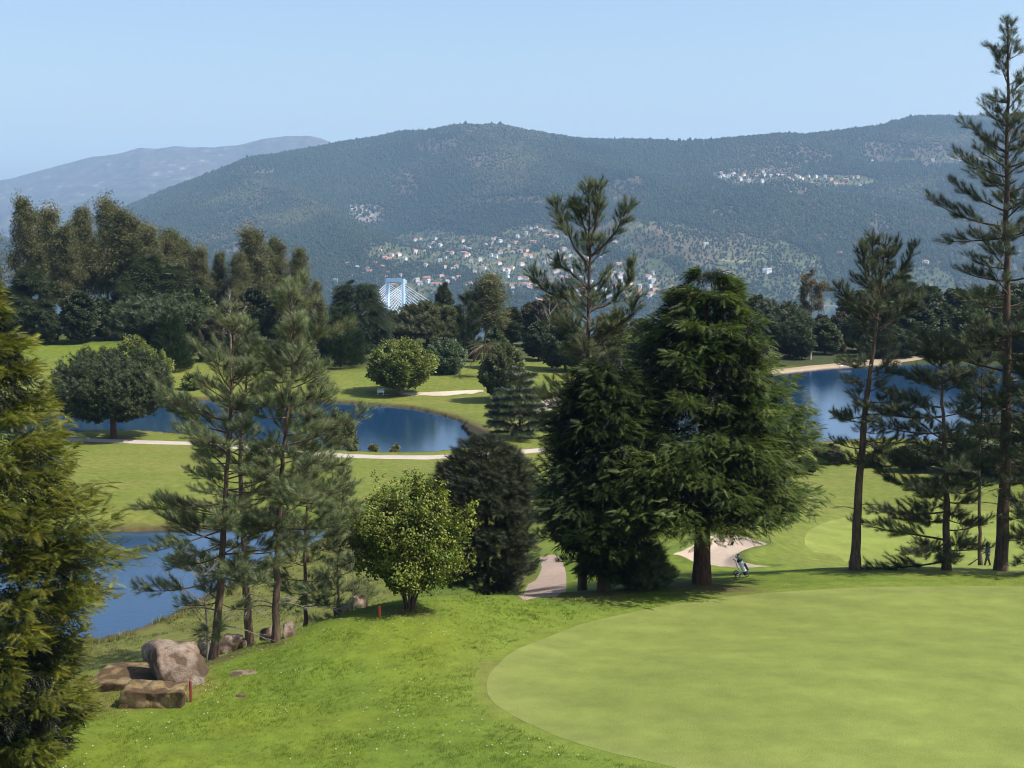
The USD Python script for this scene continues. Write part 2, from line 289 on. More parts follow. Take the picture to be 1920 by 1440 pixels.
tint = colmix(tint, sstep(1.15, .6, s + (n2 - .5) * .9) * .75, (.15, .095, .045))            # trodden soil round the slabs
s = np.hypot((GX + 11.5) / 4.5, (GY - 53) / 5); tint = colmix(tint, sstep(1.2, .5, s + (n2 - .5)) * .55, (.12, .09, .05))
for lx, ly, lr in [(1316, 1100, 3.2), (1098, 1118, 3.4), (398, 1240, 1.3), (468, 1216, 1.6), (516, 1207, 1.2), (768, 1146, 1.5), (1603, 1071, 1.3), (1776, 1071, 1.6), (1876, 1072, 1.7), (213, 824, 3.5), (745, 740, 3.), (950, 1090, 3.)]:
    q_ = turf([(lx, ly)])[0]; s = np.hypot(GX - q_[0], GY - q_[1]) / lr + (n2 - .5) * 1.2; tint = colmix(tint, sstep(1.05, .35, s) * .7, (.085, .062, .030))
ground = part('ground', (np.stack([GX, GY, GZ], -1).reshape(-1, 3), Q), M_GROUND, smooth=True, tint=tint.reshape(-1, 3)); tag(ground, 'rolling golf course turf, slopes and pond banks', 'ground', kind='structure')

GV = np.stack([GX, GY, GZ], -1).reshape(-1, 3); GT = np.vstack([Q[:, [0, 1, 2]], Q[:, [0, 2, 3]]])
def sheet(name, P, m, off, step, label, cat, color, kind='structure', cv=.15, zf=None, cs=3.):
    P = np.asarray(P); c0 = P.mean(0); rad = np.linalg.norm(P - c0, axis=1).max() + 3      # cut out of the ground's own triangles, so that it lies exactly on them
    near = np.hypot(GV[:, 0] - c0[0], GV[:, 1] - c0[1]) < rad; F = GT[near[GT].all(1)]
    ids, inv = np.unique(F, return_inverse=True); F = inv.reshape(-1, 3); V = GV[ids]; S = sdist(P, V[:, 0], V[:, 1]) + .10 * (fbm2(V[:, 0], V[:, 1], .9, 19, 2) - .5) * (step > .42)
    neg = S < 0; n_ = neg[F].sum(1); verts = list(V); tris = list(map(tuple, F[n_ == 3])); cache = {}
    def cut(a, b):
        k = (min(a, b), max(a, b))
        if k not in cache: w_ = S[a] / (S[a] - S[b]); cache[k] = len(verts); verts.append(V[a] + (V[b] - V[a]) * w_)
        return cache[k]
    for f in F[(n_ == 1) | (n_ == 2)]:
        ins = [q for q in range(3) if neg[f[q]]]
        if len(ins) == 1: a, b, c = f[ins[0]], f[(ins[0] + 1) % 3], f[(ins[0] + 2) % 3]; tris.append((a, cut(a, b), cut(a, c)))
        else:
            o_ = [q for q in range(3) if not neg[f[q]]][0]; a, b, c = f[o_], f[(o_ + 1) % 3], f[(o_ + 2) % 3]; x_, y_ = cut(a, b), cut(a, c); tris += [(b, c, y_), (b, y_, x_)]
    tris = np.array(tris); pts = np.array(verts); keep_, tris = np.unique(tris, return_inverse=True); f = tris.reshape(-1, 3); pts = pts[keep_]; z = pts[:, 2] + .005; pts = pts[:, :2]
    t = np.array(color)[None] * (1 + cv * 2 * (fbm2(pts[:, 0], pts[:, 1], cs, 11, 3) - .5))[:, None] * np.array([1, 1, 1])
    if 'green' in name:
        e = np.exp(-np.maximum(-sdist(P, pts[:, 0], pts[:, 1]), 0) / 1.4)[:, None]; st_ = (fbm2(pts[:, 0] * .35 + pts[:, 1] * .1, pts[:, 1], 1.1, 13, 2) - .5)[:, None]
        t = t * (1 + .22 * st_) * (1 + .035 * np.tanh(4 * np.sin((pts[:, 0] * .55 + pts[:, 1] * .83) * 2 * np.pi / 3.2)))[:, None] * (1 + e * np.array([.12, .06, .25]))
        pb = np.clip((fbm2(pts[:, 0], pts[:, 1], 2.8, 14, 3) - .52) * 4, 0, 1)[:, None]; t = t * (1 - pb * .35) + pb * .35 * np.array([.125, .165, .030])
    o = part(name, (np.column_stack([pts, z]), f), m, smooth=True, tint=t); tag(o, label, cat, kind=kind); return o
sheet('putting_green', green_main, M_GREEN, .012, .45, 'large pale mown putting green filling the lower right', 'putting green', (.150, .182, .040), cs=6.)
sheet('putting_green', green_far, M_GREEN, .03, .6, 'lower pale putting green beyond the right-hand pines', 'putting green', (.160, .193, .036))
sheet('sand_bunker', bunker_big, M_SAND, .04, .45, 'pale sand bunker behind the cedar trunk and trolley', 'bunker', (.33, .265, .21))
sheet('sand_bunker', bunker_far, M_SAND, .07, .6, 'thin strip of pale sand bunker on the far bank of the pond', 'bunker', (.44, .38, .30))
sheet('sand_path', sand_path, M_SAND, .05, .4, 'worn pinkish sand track left of the cedar', 'path', (.29, .22, .175))
def ribbon(pts, w):
    pts = np.asarray(pts); t = unit(np.gradient(pts, axis=0)); n = np.stack([-t[:, 1], t[:, 0]], -1) * w / 2
    return np.vstack([pts + n, (pts - n)[::-1]])
sheet('cart_path', ribbon(at_z(*np.array([(60, 822), (140, 824), (230, 827), (370, 833), (500, 845), (640, 856), (720, 858.5), (800, 859), (870, 856), (940, 853), (1030, 846), (1120, 840)], float).T, -10.85)[:, :2], 2.6), M_PATH, .06, .7, 'pale concrete cart path along the near edge of the middle pond', 'path', (.38, .33, .29))
sheet('cart_path', ribbon(at_z(*np.array([(955, 778), (985, 772), (1015, 762), (1045, 752), (1080, 744)], float).T, -10.5)[:, :2], 3.2), M_PATH, .07, .7, 'short pale cart path behind the tiered conifer', 'path', (.40, .35, .30))
bank = at_z(*np.array([(1405, 706), (1440, 698), (1480, 693), (1530, 687), (1580, 683), (1640, 678), (1700, 674), (1770, 668)], float).T, -10.75)[:, :2]
sheet('bank_path', ribbon(bank, 4.0), M_PATH, .07, .9, 'tan earth path along the far bank of the right pond', 'path', (.30, .235, .16))
for (P, zp, B), lb in zip(PONDS, ('middle pond of the course with its tip ending at a grassy bank', 'large pond on the right behind the pines', 'deep blue pond below the rocks on the left')):
    f = Delaunay(P).simplices; c = P[f].mean(1); f = f[sdist(P, c[:, 0], c[:, 1]) < 0]
    v2 = P[f[:, 1]] - P[f[:, 0]]; v3 = P[f[:, 2]] - P[f[:, 0]]; k = v2[:, 0] * v3[:, 1] - v2[:, 1] * v3[:, 0] < 0; f[k] = f[k][:, ::-1]
    tag(part('pond', (np.column_stack([P, np.full(len(P), zp)]), f), M_WATER), lb, 'pond', kind='structure')

# ------------------------------------------------------------------ far land: estuary, hills, mountain
SEA = -190.
a = np.linspace(0, 2 * np.pi, 97)[:-1]; rings = [(620 * np.cos(a), 620 * np.sin(a)), (14500 * np.cos(a), 14500 * np.sin(a))]
v = np.vstack([np.column_stack([*r_, np.full(96, SEA)]) for r_ in rings]); k = np.arange(96); kn = (k + 1) % 96
sea = part('estuary', (v, np.stack([k, k + 96, kn + 96, kn], -1)), mat('sea_water', {'g': ('geometry', {}), 'n': ('noise_texture', dict(scale=.05, detail=4)), 'b': ('bump', dict(strength=.2, distance=2.)), 'p': ('principled_bsdf', dict(base_color=(.02, .045, .06), roughness=.12, ior=1.333))}, [('g.position', 'n.vector'), ('n.fac', 'b.height'), ('b.normal', 'p.normal')], surface='p.BSDF'))
tag(sea, 'blue water of the estuary in the valley', 'water', kind='structure')
ridge = np.array([(-2500, 470), (-1200, 560), (-500, 560), (-200, 530), (0, 480), (120, 440), (180, 418), (235, 397), (300, 367), (380, 337), (460, 312), (560, 287), (640, 272), (700, 266), (760, 254), (820, 249), (880, 243), (940, 243), (985, 254), (1060, 260), (1100, 264), (1180, 265), (1280, 269), (1340, 265), (1400, 260), (1470, 254), (1500, 256), (1560, 249), (1640, 239), (1680, 228), (1700, 222), (1760, 221), (1850, 219), (1920, 219), (2200, 230), (3000, 300), (4500, 380)], float)
haz = np.radians(np.concatenate([np.arange(-48, -22, 1.), np.arange(-22, 22, .085), np.arange(22, 49, 1.)]))
ht = np.concatenate([np.linspace(0, 1, 170), np.linspace(1, 1.5, 30)[1:]])
def hill(azm, t):
    px = 960 + FPX * np.tan(azm)
    rpy = np.interp(px, ridge[:, 0], ridge[:, 1]); s = ray(px, rpy)[1]
    Rr = 5900 + 350 * np.sin(px / 310.) + 250 * np.sin(px / 140. + 1); Fr = 3350 + 120 * np.sin(px / 220.)
    d = Fr + (Rr - Fr) * t; x, y = d * np.tan(azm), d
    zr = CAM[2] + s * Rr
    g = np.where(t < 1, (t ** .92) * .86 + .14 * sstep(.45, .95, t), 1 - (t - 1) * 1.7)
    w = np.clip(t * (1 - np.clip(t, 0, 1)) * 4, 0, 1)
    n = (fbm2(x, y, 900., 21, 3) - .5) * 290 + (fbm2(x, y, 260., 22, 3) - .5) * 46
    rdg = (1 - np.abs(2 * fbm2(x + .35 * y, y * .35, 620., 23, 2) - 1)) * 250 - 150
    return x, y, SEA + (zr - SEA) * g + w * (n + rdg) + 2 * t
HA, HT = np.meshgrid(haz, ht, indexing='ij'); HX, HY, HZ = hill(HA, HT); HPX, HPY = project(HX, HY, HZ)
def zone(px, py, cx, cy, rx, ry): return np.clip(1.6 - 1.6 * np.hypot((px - cx) / rx, (py - cy) / ry), 0, 1)
VILL = [(850, 470, 260, 48), (1010, 440, 110, 32), (1000, 500, 200, 50), (1200, 520, 100, 55), (1230, 445, 150, 50)]
FIELD2 = [(1410, 330, 105, 26), (1560, 340, 110, 16), (1800, 298, 120, 16), (1680, 300, 60, 10)]
HEATH = [(820, 270, 75, 26), (920, 300, 70, 24), (760, 345, 45, 40), (1110, 355, 110, 16), (980, 375, 160, 14), (690, 400, 60, 34), (1650, 420, 30, 40)]
def masks(px, py, x, y):
    nz = fbm2(x, y, 170., 31, 4)
    v = np.max([zone(px, py, *q) for q in VILL], 0); f2 = np.max([zone(px, py, *q) for q in FIELD2], 0); h = np.maximum(np.max([zone(px, py, *q) for q in HEATH], 0), sstep(.56, .64, fbm2(x, y * .6, 300., 38, 4)) * .8)
    op = sstep(.53, .62, fbm2(x, y * .6, 240., 37, 4)) * sstep(380, 470, py) * sstep(640, 760, px) * .8
    v = np.maximum(v, op * .75)
    return (np.clip((v + nz * .9 - .75) * 3, 0, 1), np.clip((f2 + nz * .9 - .75) * 3, 0, 1), np.clip((h + nz * .8 - .8) * 4, 0, 1), zone(px, py, 680, 398, 46, 30))
mv, mf, mh, mr = masks(HPX, HPY, HX, HY)
ht_t = np.zeros(HX.shape + (3,)); ht_t[:] = (.034, .042, .016)
ht_t = colmix(ht_t, np.clip((fbm2(HX, HY, 300., 33) - .5) * 4, 0, 1), (.05, .05, .024))
strip = fbm2(HX * .25, HY + HZ * 3, 24., 35, 2)
ht_t = colmix(ht_t, np.maximum(mv, mf) * .85, (.056, .070, .026)); ht_t = colmix(ht_t, np.maximum(mv, mf) * np.clip((strip - .5) * 8, 0, 1), (.13, .12, .06)); ht_t = colmix(ht_t, np.maximum(mv, mf) * np.clip((.42 - strip) * 8, 0, 1), (.04, .05, .024))
ht_t = colmix(ht_t, mh * .85, (.085, .066, .040)); ht_t = colmix(ht_t, np.clip(mr * 1.4 + 1.6 * fbm2(HX, HY, 40., 36) - 1.5, 0, 1), (.22, .20, .175))
na, nt = HX.shape; i, j = np.meshgrid(np.arange(na - 1), np.arange(nt - 1), indexing='ij')
HQ = np.stack([i * nt + j, i * nt + j + 1, (i + 1) * nt + j + 1, (i + 1) * nt + j], -1).reshape(-1, 4)
tag(part('hills', (np.stack([HX, HY, HZ], -1).reshape(-1, 3), HQ), M_HILL, smooth=True, tint=ht_t.reshape(-1, 3)), 'long wooded hill across the valley', 'hill', kind='structure')
mr_ = np.array([(-3000, 420), (-800, 380), (-200, 356), (0, 340), (60, 327), (130, 307), (165, 298), (200, 292), (240, 285), (270, 277), (300, 280), (340, 274), (400, 277), (450, 274), (475, 267), (500, 260), (540, 255), (580, 255), (610, 260), (635, 272), (700, 288), (800, 310), (1200, 400), (2500, 440)], float)
maz = np.radians(np.concatenate([np.arange(-40, -22, 1.), np.arange(-22, 0, .09), np.arange(0, 22, .8)])); mt = np.concatenate([np.linspace(0, 1, 110), np.linspace(1, 1.4, 16)[1:]])
MA, MT = np.meshgrid(maz, mt, indexing='ij'); mpx = 960 + FPX * np.tan(MA); s = ray(mpx, np.interp(mpx, mr_[:, 0], mr_[:, 1]))[1]
md = 7600 + 3600 * MT; MX, MY = md * np.tan(MA), md
g = np.where(MT < 1, MT ** 1.15, 1 - (MT - 1) * 1.5); w = np.clip(MT * (1 - np.clip(MT, 0, 1)) * 4, 0, 1)
MZ = SEA + (CAM[2] + s * 11200 - SEA) * g + w * ((fbm2(MX, MY, 1500., 41, 4) - .5) * 420 + (1 - np.abs(2 * fbm2(MX, MY, 700., 42, 3) - 1)) * 110 - 70) + (1 - w) * (MT > .9) * (fbm2(MX, MY, 160., 44, 3) - .5) * 22
mtint = np.zeros(MX.shape + (3,)); mtint[:] = (.07, .062, .045); n = fbm2(MX, MY, 260., 43, 4)
mtint = colmix(mtint, np.clip((n - .47) * 6, 0, 1) * sstep(.9, .3, MT), (.028, .036, .02)); mtint = colmix(mtint, .7 * np.clip((fbm2(MX, MY, 60., 45, 4) - .63) * 9, 0, 1) * sstep(.3, .6, MT), (.26, .23, .20))
na, nt = MX.shape; i, j = np.meshgrid(np.arange(na - 1), np.arange(nt - 1), indexing='ij')
tag(part('mountain', (np.stack([MX, MY, MZ], -1).reshape(-1, 3), np.stack([i * nt + j, i * nt + j + 1, (i + 1) * nt + j + 1, (i + 1) * nt + j], -1).reshape(-1, 4)), M_MOUNT, smooth=True, tint=mtint.reshape(-1, 3)), 'distant bare blue mountain on the left', 'mountain', kind='structure')
def hill_hit(px, py):
    azm = math.atan((px - 960) / FPX); t = np.linspace(0.02, 1, 700); x, y, z = hill(np.full(700, azm), t)
    qy = project(x, y, z)[1]; k = int(np.argmax(qy <= py)); return np.array([x[k], y[k], z[k]])

# forest that covers the hills
rg = np.random.default_rng(5)
def blob(col, seed, sx=1., sz=1.):
    m = trimesh.creation.icosphere(1); v = np.array(m.vertices); v *= (1 + .35 * (N(v * 2.3 + seed * 9, seed) - .5) * 2)[:, None]; v[:, 2] = v[:, 2] * .5 * sz + .45 * sz; v[:, :2] *= .5 * sx
    return v, np.array(m.faces), M_TINT, np.tile(col, (len(v), 1)) * (.8 + .4 * rg.random((len(v), 1)))
def spire(col, seed):
    m = trimesh.creation.cone(.34, 1.15, sections=7); v = np.array(m.vertices) * (1 + .2 * (rg.random((len(m.vertices), 1)) - .5)); return v, np.array(m.faces), M_TINT, np.tile(col, (len(v), 1))
fp = [blob((.018, .030, .009), 1), blob((.028, .044, .012), 2), blob((.034, .040, .017), 3, .8, 1.3), blob((.055, .066, .018), 4), spire((.013, .025, .009), 5), blob((.060, .048, .030), 6), blob((.022, .035, .012), 7, .7, 1.45)]
n = 400000; azr = np.radians(rg.uniform(-22, 22, n)); tr = rg.random(n) ** .9 * 1.02
fx, fy, fz = hill(azr, tr); fpx, fpy = project(fx, fy, fz); v_, f_, h_, r_ = masks(fpx, fpy, fx, fy)
dens = 1 - np.maximum.reduce([v_ * .86, f_ * .92, h_ * .85, np.clip(r_ * .9, 0, .8)]); dens *= np.where(fpy < 560, 1, .6)
keep = (rg.random(n) < dens); fx, fy, fz, azr, tr, op = fx[keep], fy[keep], fz[keep], azr[keep], tr[keep], np.maximum(v_, f_)[keep]
kindn = fbm2(fx, fy, 330., 51, 3) + rg.normal(0, .07, len(fx))
idx = np.select([kindn < .36, kindn < .44, kindn < .52, kindn < .58, kindn < .64, kindn < .70], [4, 0, 6, 1, 2, 5], 3); idx = np.where(rg.random(len(idx)) < .04, 5, idx)
sc = rg.uniform(5.2, 10, len(fx)) * np.where(op > .3, .7, 1) * np.where(rg.random(len(fx)) < .06, 1.4, 1)
sc = np.column_stack([sc * rg.uniform(.8, 1.25, len(fx)), sc * rg.uniform(.8, 1.25, len(fx)), sc * rg.uniform(.85, 1.3, len(fx))])
tag(inst('hill_forest', fp, np.column_stack([fx, fy, fz - .8]), idx, rg.uniform(0, 6.28, len(fx)), sc), 'mixed wood covering the far hillside', 'forest', kind='stuff')
# boulders of the rocky outcrop
def boulder_mesh(seed, sub=3, rough=.35, squash=(1, 1, 1), freq=1.2, cut=5):
    m = trimesh.creation.icosphere(sub); v = np.array(m.vertices); r = np.random.default_rng(seed)
    for _ in range(cut):
        nrm = unit(r.normal(size=3)); dd = r.uniform(.55, .8); s_ = v @ nrm; v = v - np.maximum(s_ - dd, 0)[:, None] * nrm * .92
    v = v * (1 + rough * (meshkit.fbm(v * freq + seed * 3.1, 4, seed) - .5))[:, None]
    return v * np.array(squash), np.array(m.faces)
rp = [(*boulder_mesh(60 + k, 1), M_TINT, None) for k in range(3)]
rp = [(v, f, m, np.tile((.25, .23, .205), (len(v), 1))) for v, f, m, _ in rp]
rk = [hill_hit(680 + q * 34, 398 + w_ * 21) for q, w_ in rg.normal(0, .75, (110, 2))]
tag(inst('rock_outcrop', rp, np.array(rk), rg.integers(0, 3, 110), rg.uniform(0, 6, 110), np.column_stack([rg.uniform(3, 9, 110), rg.uniform(3, 9, 110), rg.uniform(2, 5, 110)])), 'pale grey rocky outcrop in the hillside forest', 'rocks', kind='stuff')

# houses on the far hillside
M_WALLS = [plain('white_render', (.62, .60, .57), .8), plain('cream_render', (.66, .60, .50), .8), plain('granite_wall', (.38, .35, .32), .9)]
M_ROOFT = plain('terracotta_tile', (.42, .16, .085), .85); M_ROOFG = plain('grey_roof', (.30, .30, .31), .8)
def house(kind):
    wall, roof, (lx, ly, h), hip = [(M_WALLS[0], M_ROOFT, (13, 10, 6.5), 1), (M_WALLS[1], M_ROOFT, (11, 9, 5.5), 0), (M_WALLS[0], M_ROOFG, (10, 9, 7), 0), (M_WALLS[2], M_ROOFT, (18, 9, 4.5), 0), (M_WALLS[0], M_ROOFG, (16, 12, 13), 2)][kind]
    o = thing(['tiled_house', 'cream_house', 'white_house', 'long_barn', 'apartment_block'][kind], 'x', 'house' if kind < 4 else 'building', (0, 0, 0))
    part('wall', box((-lx / 2, -ly / 2, -3), (lx / 2, ly / 2, h)), wall, o)
    e = .5; X, Y = lx / 2 + e, ly / 2 + e; rx = X - Y if hip == 1 else X; rh = h + ly * (.28 if hip < 2 else .08)
    v = np.array([(-X, -Y, h), (X, -Y, h), (X, Y, h), (-X, Y, h), (-rx, 0, rh), (rx, 0, rh)]); v = np.vstack([v, v[:4] - (0, 0, .3)])
    f = [(0, 1, 5), (0, 5, 4), (2, 3, 4), (2, 4, 5), (1, 2, 5), (3, 0, 4), (6, 8, 7), (6, 9, 8)] + [t for q in range(4) for t in ((q, 6 + q, 6 + (q + 1) % 4), (q, 6 + (q + 1) % 4, (q + 1) % 4))]
    part('roof', (v + (0, 0, .02), np.array(f)), roof, o); 
    if kind < 3: part('chimney', box((lx * .2, -.4, h + .6), (lx * .2 + .8, .4, rh + .9)), M_WALLS[2], o)
    return o
protoH = {}
def put_house(kind, px, py, where, s=1.):
    p = hill_hit(px, py)
    if where == WA: where = ['at the lower village left end', 'above the bridge tower', 'up right of the bridge tower', 'in mid lower village', 'close left of the forked pine', 'behind the forked pine'][int(np.searchsorted([700, 765, 840, 920, 985], px))] + [', upper rows', ', lower rows'][int(py > 484)]
    elif where == WB: where = ['left of the pine trunk', 'right of the pine trunk', 'beside the cedar top'][int(np.searchsorted([1105, 1170], px))] + ' in town' + [', upper rows', ', lower rows'][int(py > 536)]
    elif where == WC: where = ['left end of', 'left middle of', 'right middle of', 'right end of'][int(np.searchsorted([1385, 1450, 1520], px))] + ' the high village' + [', upper row', ', lower row'][int(py > 335)]
    lab = {0: 'small white house with orange hipped roof', 1: 'small cream house with orange gabled roof', 2: 'small white house with grey roof', 3: 'long stone barn with orange roof', 4: 'white apartment block'}[kind] + ' ' + where
    rz = float(rg.uniform(-40, 40)) + (90 if rg.random() < .3 else 0)
    if kind not in protoH:
        o = protoH[kind] = house(kind); place(o, p, rz, (s, s, s)); tag(o, lab, None, 'hillside houses ' + where)
    else: copy_of(protoH[kind], p, rz, (s, s, s), lab, 'hillside houses ' + where)
WA, WB, WC, WD, WE = 'in the lower village left of the centre pine', 'in the white town behind the centre pine', 'in the village on the terrace high at right', 'on the ridge terrace left of the tallest pine', 'standing alone among the woods'
for k, px, py in [(0, 653, 498), (2, 671, 505), (3, 705, 492), (1, 722, 486), (2, 690, 507), (0, 780, 452), (1, 790, 449), (2, 818, 450), (2, 805, 467), (2, 826, 462), (2, 760, 488), (1, 735, 480), (0, 834, 504), (2, 850, 508), (2, 880, 470), (3, 870, 476), (1, 868, 454), (2, 925, 452), (0, 930, 450), (2, 938, 455), (0, 938, 476), (2, 921, 482), (2, 930, 484), (0, 975, 474), (1, 985, 480), (1, 994, 483), (0, 978, 498), (0, 944, 508), (2, 952, 511), (3, 1000, 455), (2, 996, 432), (2, 1005, 430), (1, 1014, 434), (2, 1020, 437), (3, 1030, 444), (2, 988, 440), (2, 970, 446), (1, 968, 457), (0, 1042, 446), (2, 1020, 495), (2, 1030, 492), (1, 1040, 512), (2, 1045, 510), (0, 985, 537), (2, 1008, 541), (0, 1022, 538), (2, 962, 553), (2, 1004, 566), (1, 1012, 567), (2, 783, 528), (0, 788, 534), (2, 803, 531), (1, 812, 536), (2, 630, 530), (0, 748, 480), (3, 800, 524), (2, 900, 490), (1, 860, 522), (0, 905, 534), (2, 890, 512), (2, 1052, 524), (0, 1058, 470)]:
    put_house(k, px, py, WA, 1.0)
for q in range(95):
    put_house([2, 0, 1, 0, 2, 3, 0][q % 7], 660 + 500 * rg.random(), 455 + 90 * rg.random(), WA, rg.uniform(.7, 1.0))
for q in range(46):
    put_house([2, 2, 4, 0, 2, 1, 4, 2, 3][q % 9], 1040 + 190 * rg.random() ** .8, 512 + 52 * rg.random(), WB, rg.uniform(.8, 1.15))
for k, px, py in [(2, 1338, 316), (0, 1348, 326), (2, 1352, 332), (2, 1346, 334), (2, 1362, 333), (0, 1368, 330), (2, 1357, 336), (0, 1383, 336), (2, 1384, 339), (2, 1371, 328), (2, 1427, 329), (0, 1425, 324), (2, 1428, 332), (2, 1398, 335), (2, 1440, 332), (1, 1414, 333), (2, 1462, 332), (2, 1474, 337), (3, 1480, 339), (0, 1492, 334), (1, 1498, 336), (2, 1510, 333), (2, 1524, 333), (2, 1541, 333), (3, 1552, 338), (3, 1560, 345), (3, 1572, 347), (3, 1580, 338), (3, 1592, 335), (0, 1523, 350), (2, 1531, 351), (2, 1424, 342), (2, 1400, 341), (1, 1390, 330), (0, 1452, 330), (0, 1486, 332), (1, 1602, 334), (2, 1480, 365), (2, 1606, 349)]:
    put_house(k, px, py, WC, 1.0)
for k, px, py in [(2, 1740, 303), (1, 1775, 299), (0, 1790, 301), (3, 1800, 298), (0, 1815, 300), (1, 1826, 300), (0, 1838, 298), (2, 1850, 304), (2, 1627, 304)]: put_house(k, px, py, WD)
for k, px, py in [(2, 1322, 463), (2, 1440, 511), (2, 1434, 513), (0, 1733, 495), (3, 1572, 478), (0, 1200, 388)]: put_house(k, px, py, WE, 1.25)

# cable-stayed bridge
M_BR = plain('pale_blue_paint', (.36, .50, .62), .5); M_CAB = plain('cable_white', (.66, .73, .80), .5)
bd_ = 2262.; bp = at_d(756, 523, bd_); psi = math.radians(60); rd = np.array([math.cos(psi), math.sin(psi), 0]); nn = np.array([-math.sin(psi), math.cos(psi), 0]); wB = 31.
br = thing('cable_stayed_bridge', 'pale blue portal tower of a cable-stayed bridge with white fans of stays', 'bridge', (bp[0], bp[1], SEA), rz=60)
topz = bp[2] - SEA; deckz = topz - 78
def leg(y0): 
    v, f = box((-2.6, -2.1, -8), (2.6, 2.1, topz - 5.2)); v = v + (0, y0, 0); return v, f
part('tower_leg', leg(0), M_BR, br); part('tower_leg', leg(wB), M_BR, br)
part('cross_beam', box((-2.7, -2.4, topz - 5.2), (2.7, wB + 2.4, topz)), M_BR, br); part('cross_beam', box((-2.2, 2.1, topz - 62), (2.2, wB - 2.1, topz - 57)), M_BR, br)
part('deck', box((-320, 2.6, deckz - 2.4), (210, wB - 2.6, deckz)), M_BR, br)
for y0, yd in ((0, 3.2), (wB, wB - 3.2)):
    for sgn in (-1, 1):
        for q in range(9):
            part('stay_cable', tube([(sgn * 2.4, y0, topz - 9 - (8 - q) * 3.2), (sgn * (24 + q * 19), yd, deckz)], .40, 5), M_CAB, br)
# motorway viaduct on the far shore
va, vb = at_d(1300, 571, 3150.), at_d(1900, 541, 3050.)
vd = vb - va; L = np.linalg.norm(vd[:2]); vi = thing('motorway_viaduct', 'long pale motorway viaduct along the far shore at right', 'viaduct', (va[0], va[1], SEA), rz=math.degrees(math.atan2(vd[1], vd[0])))
M_CONC = plain('concrete', (.42, .42, .42), .9); h0 = va[2] - SEA
part('deck', box((-60, -7, h0 - 2), (L, 7, h0)), M_CONC, vi); part('parapet', box((-60, -7.4, h0 - 1), (L, -7, h0 + 1.1)), M_CONC, vi)
for q in range(int(L / 42)): part('pier', box((q * 42, -2, -6), (q * 42 + 2.4, 2, h0 - 2)), M_CONC, vi)
# ------------------------------------------------------------------ vegetation
def frond_proto(n=7, w=.30, droop=.25):
    v, f = [], []
    for q in range(n):
        s = .1 + .8 * q / (n - 1); r = w * (1 - .65 * s) * (1.0 if q else .7)
        for sg in (-1, 1):
            b = len(v); z = -droop * s * s
            v += [(0, s - .035, z), (0, s + .045, z), (sg * r, s + .24, z - .10 * (1 if q % 2 else .3))]; f.append((b, b + 1, b + 2) if sg > 0 else (b, b + 2, b + 1))
    b = len(v); v += [(-.05, .85, -droop * .75), (.05, .85, -droop * .75), (0, 1.08, -droop * 1.2)]; f.append((b, b + 1, b + 2))
    return np.array(v, float), np.array(f)
def tuft_proto(n=20, spread=.7, ln=.75, w=.035, seed=0):
    r = np.random.default_rng(seed); v, f = [], []
    for q in range(n):
        s = spread * (q + .5) / n; ph = q * 2.4 + r.uniform(-.3, .3); l = ln * r.uniform(.8, 1.15); a = r.uniform(.55, .95)
        dx, dz = math.cos(ph) * a, math.sin(ph) * a; t = np.array([dx, .55 + .5 * s, dz]); t /= np.linalg.norm(t)
        p = np.array([-math.sin(ph), 0, math.cos(ph)]) * w; b = len(v)
        v += [np.array([0, s, 0]) - p, np.array([0, s, 0]) + p, np.array([0, s, 0]) + t * l]; f.append((b, b + 1, b + 2))
    return np.array(v, float), np.array(f)
def leaf_proto(n=8, l=.42, w=.17, seed=0, hang=0.):
    r = np.random.default_rng(seed); v, f = [], []
    for q in range(n):
        c = unit(r.normal(size=3)) * r.uniform(.15, .62); d = unit(r.normal(size=3) + c * 1.5 + np.array([0, 0, -hang])); s = unit(np.cross(d, r.normal(size=3))); u = np.cross(s, d)
        b = len(v); v += [c, c + d * l * .5 + s * w + u * .05, c + d * l, c + d * l * .5 - s * w + u * .05]; f += [(b, b + 1, b + 2), (b, b + 2, b + 3)]
    return np.array(v, float), np.array(f)
FROND, FRONDS = frond_proto(10, .34), frond_proto(6, .36)
TUFT, TUFT_S, TUFT_F = tuft_proto(26, .75, .78, .024), tuft_proto(14, .6, .8, .05, 3), tuft_proto(9, .5, .8, .085, 4)
LEAF, LEAF_S, HANG = leaf_proto(9), leaf_proto(6, .55, .24, 2), leaf_proto(8, .75, .10, 3, 1.6)
def scatter(proto, pos, Y, Z, s, col):
    pv, pf = proto; Y = unit(Y); X = unit(np.cross(Y, Z)); Zz = np.cross(X, Y); s = np.broadcast_to(s, (len(pos),))
    v = pos[:, None] + s[:, None, None] * (pv[None, :, :1] * X[:, None] + pv[None, :, 1:2] * Y[:, None] + pv[None, :, 2:3] * Zz[:, None])
    f = pf[None] + (np.arange(len(pos)) * len(pv))[:, None, None]
    c = np.repeat(col, len(pv), 0)
    return v.reshape(-1, 3), f.reshape(-1, 3), c
def joint(fs):
    v, f = join([x[:2] for x in fs]); return v, f, np.vstack([x[2] for x in fs])
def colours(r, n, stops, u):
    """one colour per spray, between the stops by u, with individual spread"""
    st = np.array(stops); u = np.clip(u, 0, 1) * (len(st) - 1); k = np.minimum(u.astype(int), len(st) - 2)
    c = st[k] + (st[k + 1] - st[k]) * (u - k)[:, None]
    return c * r.uniform(.78, 1.22, (n, 1)) * (1 + r.normal(0, .05, (n, 3)))

